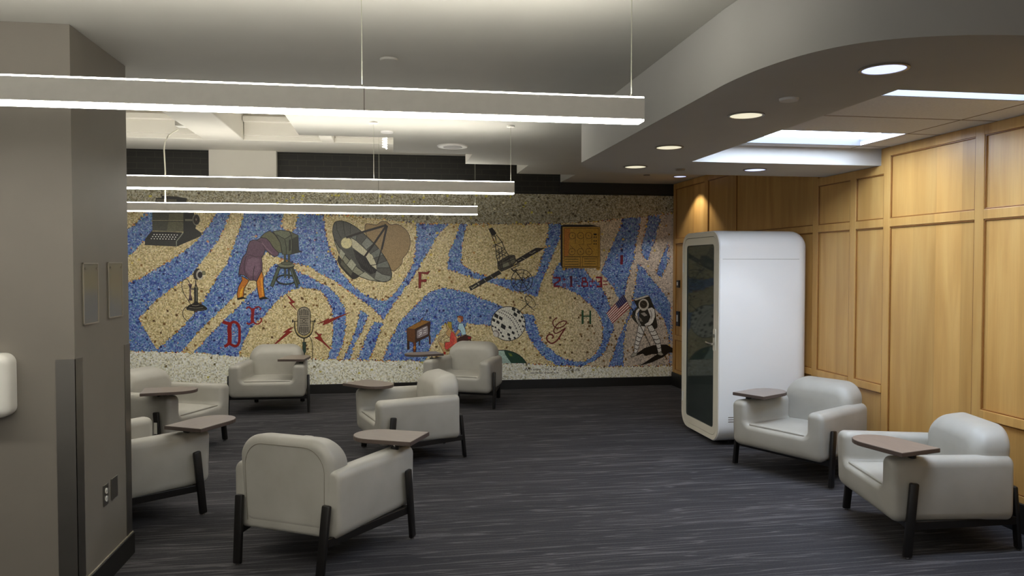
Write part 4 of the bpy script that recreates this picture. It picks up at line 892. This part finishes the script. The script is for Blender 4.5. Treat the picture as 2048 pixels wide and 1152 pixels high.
# flag
f = Fig(1200, 570, 6.774)
A_, B_, C_, E_ = Vector((85, 385)), Vector((315, 130)), Vector((410, 300)), Vector((165, 525))
for k in range(13):
    q = [A_.lerp(E_, k/13), B_.lerp(C_, k/13), B_.lerp(C_, (k+1)/13), A_.lerp(E_, (k+1)/13)]
    f.fill([tuple(v) for v in q], (134, 34, 44) if k % 2 == 0 else (214, 190, 184))
f.fill([(315, 130), (364, 222), (248, 320), (206, 252)], (44, 44, 92))
for i in range(6):
    for j_ in range(5):
        p = Vector((218, 250)).lerp(Vector((308, 152)), i/5)+Vector((34, 55))*(j_/4); f.ell(p.x, p.y, 3.2, 3.2, (214, 210, 214), n=5)
f.stroke([(315, 130), (410, 300), (450, 370)], 4, K).done('flag_picture', 'small striped flag with a blue starry corner')
# astronaut
f = Fig(1200, 570, 6.774); W_ = (192, 192, 190)
f.fill([(500, 925), (600, 855), (720, 815), (900, 805), (1010, 870), (1020, 918), (930, 915), (870, 970), (700, 1050), (525, 1096), (620, 1040), (700, 985), (780, 935), (700, 935), (620, 962), (580, 930), (480, 962)], (28, 25, 22))
f.fill([(455, 200), (665, 145), (740, 320), (778, 570), (745, 598), (700, 560), (520, 330)], (44, 44, 40), K, 4)
f.fill([(500, 300), (440, 370), (430, 440), (470, 490), (530, 540), (500, 420), (540, 310)], (60, 62, 58), K, 4)
f.fill([(520, 545), (612, 560), (592, 660), (545, 760), (515, 880), (492, 930), (458, 922), (472, 790), (502, 650)], W_, K, 6).fill([(640, 565), (702, 540), (765, 640), (815, 745), (835, 905), (788, 922), (755, 800), (700, 690)], W_, K, 6)
for a, c in (((510, 640), (590, 665)), ((500, 690), (570, 715)), ((485, 745), (548, 765)), ((478, 800), (535, 812)), ((470, 855), (520, 865)), ((680, 630), (750, 610)), ((700, 680), (778, 665)), ((725, 735), (805, 725)), ((745, 790), (820, 785)), ((765, 850), (828, 845))): f.stroke([a, ((a[0]+c[0])/2, (a[1]+c[1])/2+12), c], 9, (66, 64, 60))
f.fill([(410, 962), (450, 918), (505, 918), (492, 955), (432, 972)], (150, 148, 140), K, 5).fill([(778, 925), (822, 900), (862, 942), (830, 957), (785, 945)], (150, 148, 140), K, 5)
f.fill([(530, 320), (650, 320), (670, 520), (600, 560), (520, 545)], (46, 48, 46)).fill([(550, 385), (600, 370), (640, 410), (600, 425)], (150, 148, 144)).fill([(520, 420), (560, 460), (580, 500), (540, 490)], (130, 128, 122))
f.fill([(520, 310), (485, 350), (470, 420), (500, 500), (540, 560), (560, 545), (515, 460), (505, 390), (545, 330)], W_, K, 5).fill([(640, 320), (700, 300), (740, 330), (745, 430), (715, 510), (680, 545), (610, 556), (600, 530), (650, 500), (680, 430), (655, 370)], W_, K, 6).curve([(680, 340), (700, 400), (690, 460)], 7, (90, 88, 86))
f.fill([(455, 192), (640, 135), (668, 152), (480, 214)], (172, 170, 162), K, 4).ell(590, 268, 72, 84, (172, 170, 164), line=K, lw=5).ell(588, 262, 50, 54, (52, 48, 44), line=(110, 108, 100), lw=5).stroke([(560, 240), (600, 270)], 6, (104, 98, 90))
f.stroke([(430, 310), (560, 580), (680, 822)], 7, K).stroke([(700, 870), (750, 975)], 5, K).done('astronaut_picture', 'white-suited figure with a flag pole and long black shadow')
# faint signature in the pale bottom band
f = Fig(1000, 720, 5.12); random.seed(3)
def scrawl(x0, x1, y, h, step, lw):
    x = x0
    while x < x1:
        n = random.choice((3, 4, 5)); pts = []
        for k in range(n*2): pts.append((x+k*step*.5, y-(h*(.5+random.random()*.6) if k % 2 else 0)))
        if pts[-1][0] < x1+8: f.stroke(pts, lw, (70, 66, 50))
        x += n*step+random.choice((3, 9))
f.curve([(262, 108), (268, 78), (280, 104), (292, 78), (300, 108)], 5, (66, 60, 46)); scrawl(306, 432, 105, 17, 8, 3.6); scrawl(465, 530, 104, 24, 9, 4); scrawl(545, 612, 102, 20, 9, 4)
scrawl(315, 440, 138, 12, 8, 3.2); scrawl(452, 600, 136, 12, 8, 3.2); scrawl(670, 700, 90, 10, 8, 3); scrawl(690, 810, 98, 10, 7, 3); scrawl(675, 820, 112, 10, 7, 3)
f.done('signature', 'two faint lines of dark handwriting')
# ------------------------------------------------------------------ world and view
w = bpy.data.worlds.new('world'); SC.world = w; w.use_nodes = True
w.node_tree.nodes['Background'].inputs['Color'].default_value = (1, .97, .92, 1)
w.node_tree.nodes['Background'].inputs['Strength'].default_value = .20
vs_ = SC.view_settings; vs_.view_transform = 'Standard'; vs_.look = 'None'; vs_.gamma = 1; vs_.use_curve_mapping = False; vs_.exposure = 1.38
SC.cycles.use_denoising = True; SC.cycles.max_bounces = 8; SC.cycles.sample_clamp_indirect = 6
